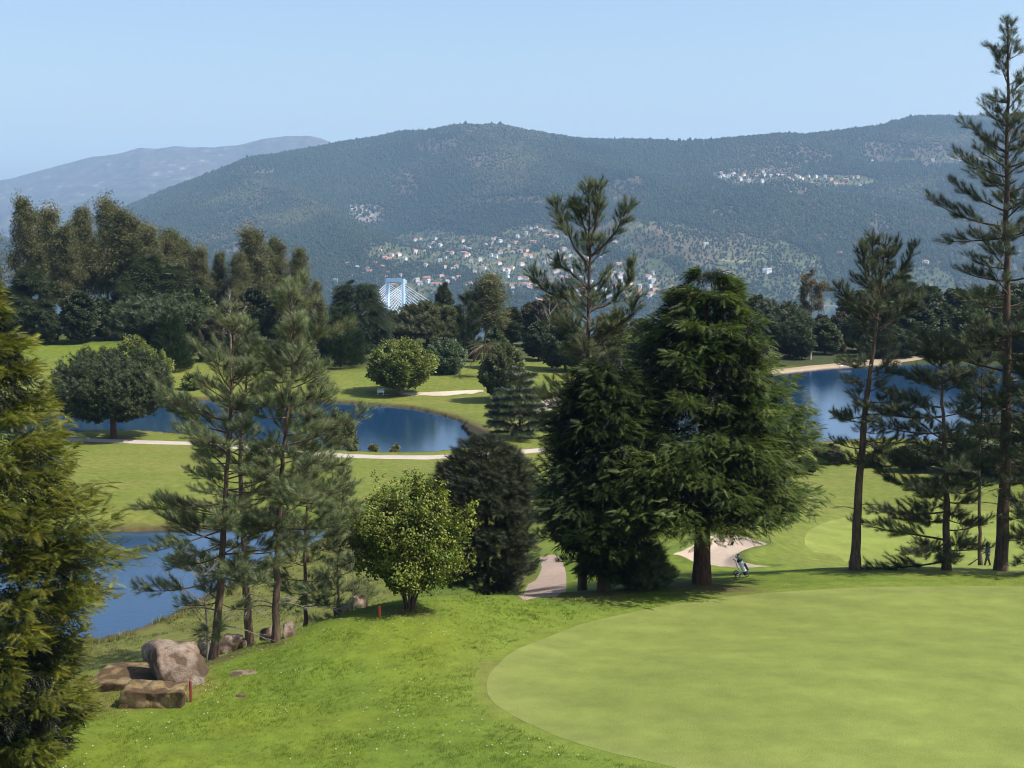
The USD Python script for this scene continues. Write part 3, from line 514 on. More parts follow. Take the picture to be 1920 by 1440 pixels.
def boughs(seed, H, Rfun, NB, per, proto, size, stops, zlo=.1, rise=.35, bulge=.06, smin=.3, width=.28, down=.35, up=.3, start=None, tiers=0, thick=.12, lump=.22, flat=False, limbs=0, lr=.05, hang=False, tmax=1.0, jit=.22):
    """crown as boughs that leave the trunk and end on the envelope Rfun(t, azimuth); returns foliage, limb tubes"""
    r = np.random.default_rng(seed)
    t = r.uniform(zlo, tmax, NB * 6); ph = r.uniform(0, 2 * np.pi, NB * 6); Rr = Rfun(t, ph)
    k = r.random(len(t)) * np.max(Rr) < Rr * .92 + np.max(Rr) * .08; t, ph, Rr = t[k][:NB], ph[k][:NB], Rr[k][:NB]; nb = len(t)
    if tiers: t = (np.round(t * tiers) + r.normal(0, .07, nb)) / tiers
    lm = 1 + lump * (r.random(nb) - .75); Rr = Rr * lm
    tip = np.stack([Rr * np.cos(ph), Rr * np.sin(ph), t * H], -1)
    st = np.stack([0 * t, 0 * t, np.maximum(t * H - rise * Rr, zlo * H * .85)], -1) if start is None else np.stack([0 * t, 0 * t, np.full(nb, start * H)], -1)
    b = np.repeat(np.arange(nb), per); n = len(b); s = smin + (1 - smin) * r.random(n) ** .7
    ax = tip - st; L = np.linalg.norm(ax, axis=1)
    P = st[b] + ax[b] * s[:, None] + np.array([0, 0, 1.]) * (bulge * L[b] * 4 * s * (1 - s))[:, None]
    lat = unit(np.cross(ax[b], [0, 0, 1.]) + 1e-6); wd = width * Rr[b] * (1.15 - s * .75) + .1
    q = r.uniform(-1, 1, n); P = P + lat * (q * wd)[:, None] + np.array([0, 0, 1.]) * (r.normal(0, thick, n) * (L[b] * .35 + .3))[:, None]
    out = unit(np.stack([tip[b, 0], tip[b, 1], 0 * s], -1) + 1e-6)
    Y = out * .9 + lat * (q * .9)[:, None] + np.array([0, 0, -down]) + r.normal(0, jit, (n, 3))
    Zn = np.array([0, 0, 1.]) + out * up + r.normal(0, .35, (n, 3))
    if hang: Y, Zn = np.array([0, 0, -1.]) + r.normal(0, .35, (n, 3)), out + r.normal(0, .5, (n, 3))
    if flat: Y = out + lat * q[:, None] + r.normal(0, .12, (n, 3)) * [1, 1, .5]
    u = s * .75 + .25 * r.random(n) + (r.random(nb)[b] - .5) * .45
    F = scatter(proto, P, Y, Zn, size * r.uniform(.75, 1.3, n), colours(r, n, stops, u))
    lb = []
    for i_ in np.argsort(-L)[:limbs * 3:3]:
        ss = np.linspace(0, .8, 6)[:, None]; pp = st[i_] + ax[i_] * ss + np.array([0, 0, 1.]) * (bulge * L[i_] * 4 * ss * (1 - ss)); lb.append(tube(pp, np.linspace(lr, lr * .3, 6), 5))
    return F, lb
def profile(pts, amp=.18, seed=0, k=3):
    """radius from (t, r) pairs, with uneven lobes round the trunk"""
    pts = np.array(pts, float)
    def R(t, ph):
        p = np.stack([np.cos(ph) * k * .5 + seed * 3.7, np.sin(ph) * k * .5, np.asarray(t) * 5], -1)
        return np.interp(t, pts[:, 0], pts[:, 1]) * (1 + amp * 2 * (N(p, seed) - .5))
    return R
def trunk_path(pix, d, base):
    P = np.array([at_d(px, py, d) for px, py in pix]) - base; P[0] = (0, 0, -.4); return P

def pine(seed, path, r0, Lfun, zlo, stops, nwhorl=.62, tuft=TUFT, ts=.30, twig=.50, sparse=1., dens=1., upw=(-.05, .75), bare=.28, nb=4, forks=(), bias=None):
    """path: trunk polyline from the base; returns trunk, branches, twigs, foliage"""
    r = np.random.default_rng(seed); path = np.asarray(path, float); H = path[-1, 2]
    zs = np.linspace(-.4, H, 26); tp = np.stack([np.interp(zs, path[:, 2], path[:, 0]), np.interp(zs, path[:, 2], path[:, 1]), zs], -1)
    tp[1:-1, :2] += r.normal(0, .02, (24, 2)); rad = r0 * (1 - .9 * np.clip(zs / H, 0, 1) ** .9) * np.where(zs < .3, 1.25, 1)
    trunk = tube(tp, rad, 9); branches, twigs, pos, Y, U = [], [], [], [], []
    z = zlo * H; ang = r.uniform(0, 6)
    while z < H - .15:
        t = z / H; n = nb if r.random() > .3 else nb - 1
        for q in range(n):
            ang += 2.4 + r.normal(0, .25); L = Lfun(t) * r.uniform(.3, 1.1)
            if bias is not None: L *= 1 + bias[0] * math.cos(ang - bias[1])
            if L < .15 or r.random() > sparse: continue
            e = upw[0] + (upw[1] - upw[0]) * ((t - zlo) / (1 - zlo)) ** 1.3 + r.normal(0, .17); k = r.uniform(.1, .8)
            u = np.linspace(0, 1, 8); el = e + k * (u - .35) * .9; az_ = ang + np.cumsum(r.normal(0, .12, 8))
            st = np.stack([np.cos(el) * np.cos(az_), np.cos(el) * np.sin(az_), np.sin(el)], -1) * L / 7
            b0 = np.array([np.interp(z, zs, tp[:, 0]), np.interp(z, zs, tp[:, 1]), z]); P = b0 + np.vstack([[0, 0, 0], np.cumsum(st[:-1], 0)])
            branches.append(tube(P, np.linspace(max(.012, r0 * .09 + L * .009), .007, 8), 5))
            ns = int(L / .10 * dens) + 3
            for m_ in range(ns):
                uu = bare + (1 - bare) * (m_ + r.random()) / ns; i0 = min(int(uu * 7), 6); p0 = P[i0] + (P[i0 + 1] - P[i0]) * (uu * 7 - i0); dr = unit(P[i0 + 1] - P[i0])
                side = unit(np.cross(dr, [0, 0, 1])) * (1 if m_ % 2 else -1); tw = unit(dr * .8 + side * r.uniform(.2, 1.4) + np.array([0, 0, r.uniform(-.25, .95)]))
                lt = twig * L ** .5 * (1.15 - uu * .75) * r.uniform(.6, 1.3); twigs.append((p0, p0 + tw * lt)); nt = max(1, int(lt / (ts * .55)))
                for a_ in range(nt):
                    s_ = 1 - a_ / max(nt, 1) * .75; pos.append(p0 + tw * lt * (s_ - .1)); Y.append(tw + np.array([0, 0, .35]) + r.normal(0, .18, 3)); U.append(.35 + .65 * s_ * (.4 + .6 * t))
            pos.append(P[-1]); Y.append(unit(st[-1]) + np.array([0, 0, .5])); U.append(1.)
        z += nwhorl * r.uniform(.7, 1.25) * (1.05 - .45 * t)
    for fk in forks:
        fk = np.array(fk, float); u = np.linspace(0, 1, 12); P = np.stack([np.interp(u, np.linspace(0, 1, len(fk)), fk[:, i_]) for i_ in range(3)], -1); P[1:-1] += r.normal(0, .03, (10, 3)); L = np.linalg.norm(np.diff(P, axis=0), axis=1).sum()
        branches.append(tube(P, np.linspace(.075, .02, 12), 6))
        for m_ in range(int(L * 17)):
            uu = .22 + .78 * r.random() ** .8; i0 = min(int(uu * 11), 10); p0 = P[i0] + (P[i0 + 1] - P[i0]) * (uu * 11 - i0); dr = unit(P[i0 + 1] - P[i0]); a_ = r.normal(size=3); tw = unit(dr * .7 + unit(a_) * .8 + np.array([0, 0, .3])); lt = r.uniform(.25, .75) * (1.15 - .5 * uu); twigs.append((p0, p0 + tw * lt))
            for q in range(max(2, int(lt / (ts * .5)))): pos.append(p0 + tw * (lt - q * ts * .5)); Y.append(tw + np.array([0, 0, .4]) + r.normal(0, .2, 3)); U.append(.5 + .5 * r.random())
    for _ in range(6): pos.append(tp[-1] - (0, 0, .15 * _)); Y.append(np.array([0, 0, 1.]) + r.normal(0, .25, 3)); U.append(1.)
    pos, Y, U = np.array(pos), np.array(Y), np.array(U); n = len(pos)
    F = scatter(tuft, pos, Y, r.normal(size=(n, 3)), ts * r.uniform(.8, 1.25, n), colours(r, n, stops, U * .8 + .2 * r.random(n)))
    a = np.array([q[0] for q in twigs]); b = np.array([q[1] for q in twigs]); d_ = unit(b - a); s1 = unit(np.cross(d_, [0.3, .2, 1.])); s2 = np.cross(d_, s1); w_ = .009
    tv = np.stack([a + s1 * w_, a - s1 * w_ * .5 + s2 * w_, a - s1 * w_ * .5 - s2 * w_, b], 1).reshape(-1, 3)
    tf = (np.arange(len(a)) * 4)[:, None, None] + np.array([(0, 1, 3), (1, 2, 3), (2, 0, 3)])[None]
    return trunk, branches, (tv, tf.reshape(-1, 3)), F
def build_pine(name, label, px, py, d, pix, r0, Lf, zlo, stops, seed, group=None, cat='pine tree', barkm=None, deadwood=0, **kw):
    base = ground_at(px, d) if d else hit(px, py)
    d = base[1]; base = at_d(px, py, d) * [1, 1, 0] + [0, 0, zat(at_d(px, py, d)[0], d)]
    o = thing(name, label, cat, base, group); P = trunk_path([(px, py)] + pix, d, base)
    sc = d / FPX                                                             # metres per pixel of the photograph at this tree
    kw['forks'] = [[at_d(x_, y_, d + (k_ % 3 - 1) * .5 * min(1, q_)) - base for q_, (x_, y_) in enumerate(fk_)] for k_, fk_ in enumerate(kw.get('forks', ()))]
    t, br_, tw, F = pine(seed, P, r0, lambda t: np.interp(t, [a for a, b in Lf], [b * sc for a, b in Lf]), zlo, stops, **kw)
    bm = barkm or M_BARK
    part('trunk', t, bm, o, smooth=True)
    big = sorted(br_, key=lambda m: -np.ptp(m[0], axis=0).max())
    for m in big[:36]: part('branch', m, bm, o, smooth=True)
    part('twigs', join(big[36:] + [tw]), bm, o, kind='stuff')
    part('needles', F[:2], M_NEEDLE, o, tint=F[2], kind='stuff')
    r = np.random.default_rng(seed + 900)
    for q in range(deadwood):
        z0 = P[-1, 2] * r.uniform(.08, zlo + .05); a = r.uniform(0, 6.28); u = np.linspace(0, 1, 7)[:, None]; L = r.uniform(1., 2.6)
        b0 = np.array([np.interp(z0, P[:, 2], P[:, 0]), np.interp(z0, P[:, 2], P[:, 1]), z0])
        part('dead_branch', join([tube(b0 + u * L * np.array([math.cos(a), math.sin(a), .15]) - u * u * np.array([0, 0, .3 * L]), np.linspace(.03, .006, 7), 4)] +
             [tube(b0 + w_ * L * np.array([math.cos(a), math.sin(a), .15]) - w_ * w_ * np.array([0, 0, .3 * L]) + np.linspace(0, .5, 4)[:, None] * np.array([math.cos(a + x), math.sin(a + x), r.uniform(-.4, .3)]), np.linspace(.010, .004, 4), 3) for w_, x in zip(r.uniform(.3, .95, 7), r.choice([-.8, .8, .5, -1.1], 7))]), M_BARKG, o)
    return o

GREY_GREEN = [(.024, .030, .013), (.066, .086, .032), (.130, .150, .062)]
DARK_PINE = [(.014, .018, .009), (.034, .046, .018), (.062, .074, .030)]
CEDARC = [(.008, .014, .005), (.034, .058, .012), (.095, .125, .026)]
GOLD = [(.010, .016, .004), (.052, .070, .010), (.150, .150, .018)]

# ---- left edge: golden western cedar
def build_crown(name, label, cat, base, prof, seed, trunk_r, barkm=M_BARKC, leafm=M_LEAF, group=None, trunk_h=.9, lean=(0, 0), stems=None, filler=None, **kw):
    o = thing(name, label, cat, base, group); H = kw.pop('H')
    F, lb = boughs(seed, H, prof, stops=kw.pop('stops'), **{**kw, 'H': H}) if False else boughs(seed, H, prof, **kw)
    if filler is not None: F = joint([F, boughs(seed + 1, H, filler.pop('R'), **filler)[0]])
    if stems is None:
        z = np.linspace(-.5, H * trunk_h, 10); part('trunk', tube(np.stack([lean[0] * z / H, lean[1] * z / H, z], -1), trunk_r * (1 - .85 * np.clip(z / H, 0, 1)) * np.where(z < .2, 1.25, 1), 9), barkm, o, smooth=True)
    else:
        for m in stems: part('stem', m, barkm, o, smooth=True)
    for m in lb: part('limb', m, barkm, o, smooth=True)
    part('foliage', F[:2], leafm, o, tint=F[2], kind='stuff')
    return o
pr = at_d(-25, 1440, 37.5); zb = zat(pr[0], pr[1]); sc = 37.5 / FPX
def prof_px(base_py, top_py, d, rows, **k):
    """profile from (row, half width) in pixels of the photograph"""
    return (base_py - top_py) * d / FPX * 1.0, profile(sorted([((base_py - y) / (base_py - top_py), w * d / FPX) for y, w in rows]), **k)
Hh, Rp0 = prof_px(1440, 420, 37.5, [(420, 5), (500, 45), (590, 78), (700, 150), (780, 185), (850, 215), (950, 262), (1050, 262), (1190, 240), (1300, 222), (1380, 195), (1440, 150)], amp=.13, seed=4)
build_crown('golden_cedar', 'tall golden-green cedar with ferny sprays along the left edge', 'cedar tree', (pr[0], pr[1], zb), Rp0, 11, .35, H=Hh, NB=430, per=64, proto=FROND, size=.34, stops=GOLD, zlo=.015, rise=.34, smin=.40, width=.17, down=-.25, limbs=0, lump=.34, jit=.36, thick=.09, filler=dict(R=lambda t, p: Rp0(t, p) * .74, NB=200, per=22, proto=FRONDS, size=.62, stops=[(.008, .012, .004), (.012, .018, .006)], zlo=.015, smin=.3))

# ---- centre: big dark cedar
b = hit(1316, 1095); dC = b[1]
Hh, RpR = prof_px(1095, 497, dC, [(497, 22), (520, 58), (560, 92), (600, 115), (660, 136), (730, 162), (800, 192), (860, 218), (910, 226), (960, 205), (1000, 170), (1030, 110), (1050, 40)], amp=.16, seed=7)
_, RpL = prof_px(1095, 497, dC, [(497, 22), (520, 62), (560, 100), (600, 126), (650, 154), (700, 185), (760, 225), (820, 262), (880, 290), (950, 300), (1000, 270), (1030, 160), (1050, 40)], amp=.16, seed=8)
def Rc(t, ph): w = .5 + .5 * np.cos(ph); return RpR(t, ph) * w + RpL(t, ph) * (1 - w)
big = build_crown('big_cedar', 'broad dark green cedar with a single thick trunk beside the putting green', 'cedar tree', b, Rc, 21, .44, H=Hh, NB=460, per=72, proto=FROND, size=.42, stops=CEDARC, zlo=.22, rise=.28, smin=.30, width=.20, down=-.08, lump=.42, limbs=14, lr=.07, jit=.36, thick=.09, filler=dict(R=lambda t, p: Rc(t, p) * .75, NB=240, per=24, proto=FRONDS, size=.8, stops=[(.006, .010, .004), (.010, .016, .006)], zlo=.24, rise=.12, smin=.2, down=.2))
# second, leaning leader on its right shoulder
H2, Rp2 = prof_px(1095, 540, dC, [(540, 5), (600, 36), (680, 58), (760, 62), (850, 50), (930, 20)], amp=.15, seed=9)
F2, _ = boughs(23, H2, Rp2, 110, 50, FROND, .38, CEDARC, zlo=.3, rise=.5, smin=.25, width=.3, down=.0, jit=.36)
part('foliage', (F2[0] + np.array([38 * dC / FPX, -.9, 0]), F2[1]), M_LEAF, big, tint=F2[2], kind='stuff')
u = np.linspace(0, 1, 7)[:, None]; part('limb', tube(np.array([0, 0, H2 * .3]) + u ** .7 * np.array([38 * dC / FPX, -.9, 0]) + u * np.array([0, 0, H2 * .62]), np.linspace(.16, .03, 7), 7), M_BARKC, big, smooth=True)
# dark second cedar closing the left flank
DD = dC - 2.2; b = at_d(1132, 1113, DD); b[2] = zat(b[0], b[1]); Hd = at_d(1150, 662, DD)[2] - b[2]
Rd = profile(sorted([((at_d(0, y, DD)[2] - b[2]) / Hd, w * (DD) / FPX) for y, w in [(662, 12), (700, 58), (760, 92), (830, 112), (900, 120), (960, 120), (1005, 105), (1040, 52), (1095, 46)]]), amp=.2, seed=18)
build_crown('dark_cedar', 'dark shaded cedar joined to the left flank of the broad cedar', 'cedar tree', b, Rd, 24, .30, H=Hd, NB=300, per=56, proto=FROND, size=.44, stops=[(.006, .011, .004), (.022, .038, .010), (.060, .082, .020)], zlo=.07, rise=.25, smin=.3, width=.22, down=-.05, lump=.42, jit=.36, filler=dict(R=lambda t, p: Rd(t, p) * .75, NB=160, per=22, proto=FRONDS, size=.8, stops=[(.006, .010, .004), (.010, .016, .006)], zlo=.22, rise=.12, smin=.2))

# ---- left group of pines
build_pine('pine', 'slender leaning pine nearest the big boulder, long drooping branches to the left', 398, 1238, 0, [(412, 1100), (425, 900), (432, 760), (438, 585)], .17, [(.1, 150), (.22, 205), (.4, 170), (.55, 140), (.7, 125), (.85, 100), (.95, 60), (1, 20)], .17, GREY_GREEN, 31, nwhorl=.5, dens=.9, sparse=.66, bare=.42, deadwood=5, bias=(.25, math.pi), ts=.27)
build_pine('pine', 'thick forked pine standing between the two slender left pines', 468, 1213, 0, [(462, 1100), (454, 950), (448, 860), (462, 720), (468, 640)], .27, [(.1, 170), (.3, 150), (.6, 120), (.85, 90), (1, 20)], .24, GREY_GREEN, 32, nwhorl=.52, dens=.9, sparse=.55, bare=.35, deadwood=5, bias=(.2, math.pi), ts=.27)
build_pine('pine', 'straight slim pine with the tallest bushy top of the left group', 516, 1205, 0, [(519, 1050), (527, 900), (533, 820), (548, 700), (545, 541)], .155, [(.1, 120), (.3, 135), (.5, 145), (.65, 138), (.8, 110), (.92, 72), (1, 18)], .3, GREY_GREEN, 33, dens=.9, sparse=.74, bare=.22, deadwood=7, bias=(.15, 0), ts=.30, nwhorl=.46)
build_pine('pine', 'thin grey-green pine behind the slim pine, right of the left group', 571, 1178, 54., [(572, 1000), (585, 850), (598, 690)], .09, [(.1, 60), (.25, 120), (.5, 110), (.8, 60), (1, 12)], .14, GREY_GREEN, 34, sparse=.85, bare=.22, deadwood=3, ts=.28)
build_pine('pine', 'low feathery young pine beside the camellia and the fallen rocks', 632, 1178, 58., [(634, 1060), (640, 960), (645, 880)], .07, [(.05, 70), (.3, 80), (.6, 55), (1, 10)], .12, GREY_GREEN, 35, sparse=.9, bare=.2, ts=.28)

# ---- centre pine
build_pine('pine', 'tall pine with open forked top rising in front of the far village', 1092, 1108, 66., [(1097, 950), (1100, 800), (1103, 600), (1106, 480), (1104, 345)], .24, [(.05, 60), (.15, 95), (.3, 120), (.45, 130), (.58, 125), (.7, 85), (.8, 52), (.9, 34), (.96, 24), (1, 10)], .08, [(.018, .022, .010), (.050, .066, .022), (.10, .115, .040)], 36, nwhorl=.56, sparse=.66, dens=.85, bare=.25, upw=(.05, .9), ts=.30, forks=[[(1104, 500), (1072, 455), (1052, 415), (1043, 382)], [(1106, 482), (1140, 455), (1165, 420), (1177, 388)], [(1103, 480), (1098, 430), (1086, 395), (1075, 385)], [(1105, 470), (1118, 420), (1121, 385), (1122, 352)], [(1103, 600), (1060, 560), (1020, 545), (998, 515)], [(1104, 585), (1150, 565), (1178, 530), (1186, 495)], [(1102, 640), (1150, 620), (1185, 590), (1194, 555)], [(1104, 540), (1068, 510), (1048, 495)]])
for k_, (px_, py_, ty_, w_, lb_) in enumerate([(1205, 1104, 1015, 60, 'low dark pine shrub between the two cedar trunks')]):
    b = hit(px_, py_); Hs, Rs = prof_px(py_, ty_, b[1], [(ty_, 6), (ty_ + 20, w_ * .7), (py_ - 25, w_), (py_, w_ * .7)], amp=.25, seed=30 + k_)
    build_crown('pine_shrub', lb_, 'shrub', b, Rs, 44 + k_, .05, H=Hs, NB=90, per=22, proto=TUFT, size=.30, stops=[(.016, .02, .01), (.04, .052, .02), (.075, .09, .035)], zlo=.02, rise=.3, smin=.35, width=.3, down=-.5, leafm=M_NEEDLE, lump=.4)
b = at_d(912, 1075, 74.); b[2] = zat(b[0], 70.)
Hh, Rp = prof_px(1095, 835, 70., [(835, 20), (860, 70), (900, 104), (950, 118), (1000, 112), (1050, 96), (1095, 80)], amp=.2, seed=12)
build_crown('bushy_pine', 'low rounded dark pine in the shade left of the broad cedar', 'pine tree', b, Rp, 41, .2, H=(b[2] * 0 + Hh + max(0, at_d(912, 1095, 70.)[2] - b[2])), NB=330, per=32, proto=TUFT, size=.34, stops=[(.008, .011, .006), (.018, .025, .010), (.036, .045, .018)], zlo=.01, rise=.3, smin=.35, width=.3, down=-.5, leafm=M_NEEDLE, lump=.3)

# ---- right group of pines
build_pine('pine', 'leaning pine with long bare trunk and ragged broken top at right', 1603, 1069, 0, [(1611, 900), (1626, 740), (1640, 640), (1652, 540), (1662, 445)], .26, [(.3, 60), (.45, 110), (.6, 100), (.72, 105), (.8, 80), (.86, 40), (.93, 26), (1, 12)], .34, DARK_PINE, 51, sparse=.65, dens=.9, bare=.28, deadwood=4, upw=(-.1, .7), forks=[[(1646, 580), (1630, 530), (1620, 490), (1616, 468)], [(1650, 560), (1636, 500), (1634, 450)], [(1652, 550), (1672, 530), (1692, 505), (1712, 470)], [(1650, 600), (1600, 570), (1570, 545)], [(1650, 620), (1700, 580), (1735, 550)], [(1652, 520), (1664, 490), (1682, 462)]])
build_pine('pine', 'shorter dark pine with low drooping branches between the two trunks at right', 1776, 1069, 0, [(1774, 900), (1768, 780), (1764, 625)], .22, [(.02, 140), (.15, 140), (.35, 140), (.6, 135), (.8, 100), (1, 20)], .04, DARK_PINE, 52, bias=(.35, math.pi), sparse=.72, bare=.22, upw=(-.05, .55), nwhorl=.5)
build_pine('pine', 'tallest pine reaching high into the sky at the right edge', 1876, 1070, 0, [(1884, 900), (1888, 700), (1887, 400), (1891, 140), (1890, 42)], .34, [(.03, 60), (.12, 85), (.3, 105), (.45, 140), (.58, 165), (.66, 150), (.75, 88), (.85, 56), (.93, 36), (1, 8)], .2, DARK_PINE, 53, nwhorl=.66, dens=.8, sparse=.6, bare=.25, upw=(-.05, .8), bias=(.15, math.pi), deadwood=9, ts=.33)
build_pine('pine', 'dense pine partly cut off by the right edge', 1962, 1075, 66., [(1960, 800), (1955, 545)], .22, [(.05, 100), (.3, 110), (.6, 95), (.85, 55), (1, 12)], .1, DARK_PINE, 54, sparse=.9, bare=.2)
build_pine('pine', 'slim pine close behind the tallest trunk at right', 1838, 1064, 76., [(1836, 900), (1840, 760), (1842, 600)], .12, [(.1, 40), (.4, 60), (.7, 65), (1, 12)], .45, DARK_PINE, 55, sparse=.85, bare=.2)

# ---- camellia by the edge
def multistem(seed, n, H, spread, r0):
    r = np.random.default_rng(seed); out = []
    for q in range(n):
        a = q * 6.28 / n + r.uniform(-.3, .3); u = np.linspace(0, 1, 7)[:, None]; d_ = np.array([math.cos(a), math.sin(a), 0]) * spread * r.uniform(.4, 1.1)
        out.append(tube(np.array([math.cos(a), math.sin(a), 0]) * r0 * 2 + d_ * u ** 1.3 + u * np.array([0, 0, H]) - np.array([0, 0, .25]), np.linspace(r0, r0 * .35, 7), 6))
    return out
b = hit(768, 1143); dK = b[1]
Hh, Rp = prof_px(1143, 893, dK, [(893, 20), (910, 58), (940, 92), (980, 112), (1020, 112), (1050, 96), (1075, 70), (1095, 30)], amp=.36, seed=14)
build_crown('camellia_bush', 'rounded glossy camellia with several stems at the edge of the lawn', 'bush', b, Rp, 61, .1, H=Hh, NB=250, per=32, proto=leaf_proto(9, .42, .15, 7), size=.27, stops=[(.012, .02, .005), (.062, .095, .014), (.17, .19, .028)], zlo=.22, start=.16, bulge=.02, smin=.45, width=.3, down=-.2, lump=.6, thick=.18, barkm=M_BARK, leafm=M_GLOSS, stems=multistem(61, 9, Hh * .55, 1.1, .055))

# ---- middle distance (around the ponds)
def crown_at(name, label, cat, px, d, base_py, top_py, rows, seed, r0, H0=None, group=None, amp=.18, **kw):
    b = at_d(px, base_py, d); zg = zat(b[0], d); top = at_d(px, top_py, d)[2]; H = top - zg
    R = profile(sorted([((at_d(px, y, d)[2] - zg) / H, w * d / FPX) for y, w in rows]), amp=amp, seed=seed)
    st = kw.pop('stem_n', 0)
    if st: kw['stems'] = multistem(seed, st, H * .5, rows[len(rows) // 2][1] * d / FPX * .5, r0)
    return build_crown(name, label, cat, (b[0], d, zg), R, seed, r0, H=H, group=group, **kw)
UMB = [(.010, .014, .006), (.026, .036, .012), (.050, .064, .020)]
OLIVE = [(.018, .022, .010), (.048, .058, .020), (.085, .092, .032)]
LIME = [(.03, .04, .010), (.085, .11, .022), (.15, .17, .035)]
b = hit(213, 821); d1 = b[1]
crown_at('umbrella_pine', 'wide dark dome-shaped tree beside the pond at left', 'pine tree', 213, d1, 821, 655, [(655, 10), (662, 55), (680, 90), (705, 110), (735, 114), (765, 96), (782, 60), (790, 15)], 71, .42, NB=460, per=26, proto=TUFT_F, size=.5, stops=UMB, zlo=.2, start=.3, bulge=.0, smin=.55, width=.18, down=-.9, leafm=M_NEEDLE, lump=.07, amp=.05, limbs=10, lr=.12, trunk_h=.4)
crown_at('umbrella_pine', 'broad flat-topped umbrella pine in front of the eucalyptus row', 'pine tree', 300, 236., 670, 552, [(552, 10), (560, 50), (575, 75), (595, 86), (612, 80), (622, 40)], 72, .4, NB=230, per=24, proto=TUFT_F, size=.8, stops=[(.014, .022, .009), (.034, .05, .018), (.06, .078, .028)], zlo=.45, start=.4, bulge=.0, smin=.6, width=.25, down=-.9, leafm=M_NEEDLE, lump=.12, amp=.08, limbs=9, lr=.13, trunk_h=.45)
crown_at('umbrella_pine', 'dome-topped pine right below the bridge stays', 'pine tree', 802, 262., 668, 569, [(569, 12), (578, 40), (596, 56), (618, 62), (640, 62), (655, 42)], 73, .4, NB=230, per=24, proto=TUFT_F, size=.8, stops=OLIVE, zlo=.2, start=.3, bulge=.0, smin=.5, width=.25, down=-.9, leafm=M_NEEDLE, lump=.16, amp=.1, trunk_h=.45)
crown_at('umbrella_pine', 'round umbrella pine with bare trunk on the far bank of the right pond', 'pine tree', 1455, 252., 683, 566, [(566, 10), (574, 38), (590, 56), (612, 63), (630, 60), (642, 30)], 74, .42, NB=230, per=24, proto=TUFT_F, size=.8, stops=UMB, zlo=.35, start=.35, bulge=.0, smin=.55, width=.25, down=-.9, leafm=M_NEEDLE, lump=.12, amp=.08, limbs=9, lr=.14, trunk_h=.42)
crown_at('dark_conifer', 'massive blackish green conifer left of the bridge tower', 'conifer', 672, 252., 690, 524, [(524, 6), (535, 32), (560, 42), (600, 58), (640, 70), (680, 66), (690, 50)], 75, .4, NB=360, per=24, proto=FRONDS, size=1.3, stops=[(.008, .014, .007), (.018, .032, .014), (.040, .058, .024)], zlo=.03, rise=.2, smin=.35, width=.28, down=.2, lump=.22)
crown_at('cypress', 'dark pointed cypress in front of the massive conifer', 'cypress', 641, 232., 712, 578, [(572, 3), (600, 24), (640, 38), (680, 42), (705, 34), (715, 20)], 76, .25, NB=220, per=20, proto=FRONDS, size=.95, stops=[(.009, .016, .006), (.016, .030, .010), (.026, .044, .014)], zlo=.02, rise=1.2, smin=.5, width=.3, down=-1.2, lump=.1, amp=.06)
crown_at('cypress', 'dark cone-shaped cypress under the flat-topped umbrella pine', 'cypress', 322, 228., 700, 586, [(586, 3), (620, 22), (660, 34), (690, 36), (700, 24)], 77, .25, NB=200, per=20, proto=FRONDS, size=.95, stops=[(.009, .016, .006), (.018, .034, .010), (.030, .05, .014)], zlo=.02, rise=1.2, smin=.5, width=.3, down=-1.2, lump=.1, amp=.06)
crown_at('cypress', 'thin columnar cypress, the taller one right of the dome-topped pine', 'cypress', 870, 246., 670, 543, [(543, 2), (560, 8), (600, 10), (660, 10), (670, 6)], 78, .2, NB=70, per=20, proto=FRONDS, size=.8, stops=[(.010, .016, .007), (.016, .028, .010), (.026, .04, .014)], zlo=.02, rise=2, smin=.3, width=.5, down=-1.4, lump=.1, amp=.08)
crown_at('cypress', 'thin columnar cypress, the shorter one right of the dome-topped pine', 'cypress', 889, 240., 682, 566, [(566, 2), (590, 8), (630, 10), (672, 10), (682, 6)], 79, .2, NB=70, per=20, proto=FRONDS, size=.8, stops=[(.010, .016, .007), (.016, .028, .010), (.026, .04, .014)], zlo=.02, rise=2, smin=.3, width=.5, down=-1.4, lump=.1, amp=.08)
b = hit(742, 737)
crown_at('magnolia_bush', 'pale green many-stemmed round bush behind the small sign', 'bush', 750, b[1], 737, 637, [(637, 12), (648, 40), (665, 58), (685, 64), (705, 58), (718, 30)], 80, .12, NB=200, per=26, proto=LEAF_S, size=.62, stops=LIME, zlo=.15, start=.1, bulge=0, smin=.5, width=.25, down=-.4, barkm=M_BARKG, leafm=M_GLOSS, stem_n=9)
crown_at('laurel_bush', 'dense grey-green round bush right of the pale many-stemmed bush', 'bush', 836, 226., 697, 636, [(636, 8), (645, 25), (660, 34), (680, 36), (695, 26)], 81, .1, NB=150, per=22, proto=LEAF_S, size=.55, stops=[(.02, .03, .014), (.055, .085, .036), (.10, .135, .065)], zlo=.03, start=.1, bulge=0, smin=.5, width=.3, down=-.4, leafm=M_GLOSS, stem_n=5)
crown_at('leafy_tree', 'light green round-headed tree behind the tiered conifer', 'tree', 942, 200., 735, 646, [(646, 8), (660, 28), (685, 40), (710, 42), (730, 25)], 82, .12, NB=150, per=22, proto=LEAF_S, size=.6, stops=OLIVE, zlo=.1, start=.15, bulge=0, smin=.45, width=.3, down=-.2, stem_n=4)
b = hit(975, 822)
crown_at('tiered_conifer', 'young conifer with flat spreading tiers at the tip of the pond', 'conifer', 975, b[1], 822, 690, [(690, 4), (712, 28), (740, 48), (770, 64), (795, 70), (810, 55)], 83, .16, NB=110, per=26, proto=TUFT_F, size=.55, stops=[(.02, .026, .012), (.045, .058, .024), (.075, .09, .04)], zlo=.08, rise=.15, smin=.12, width=.28, tiers=9, thick=.025, flat=True, leafm=M_NEEDLE)
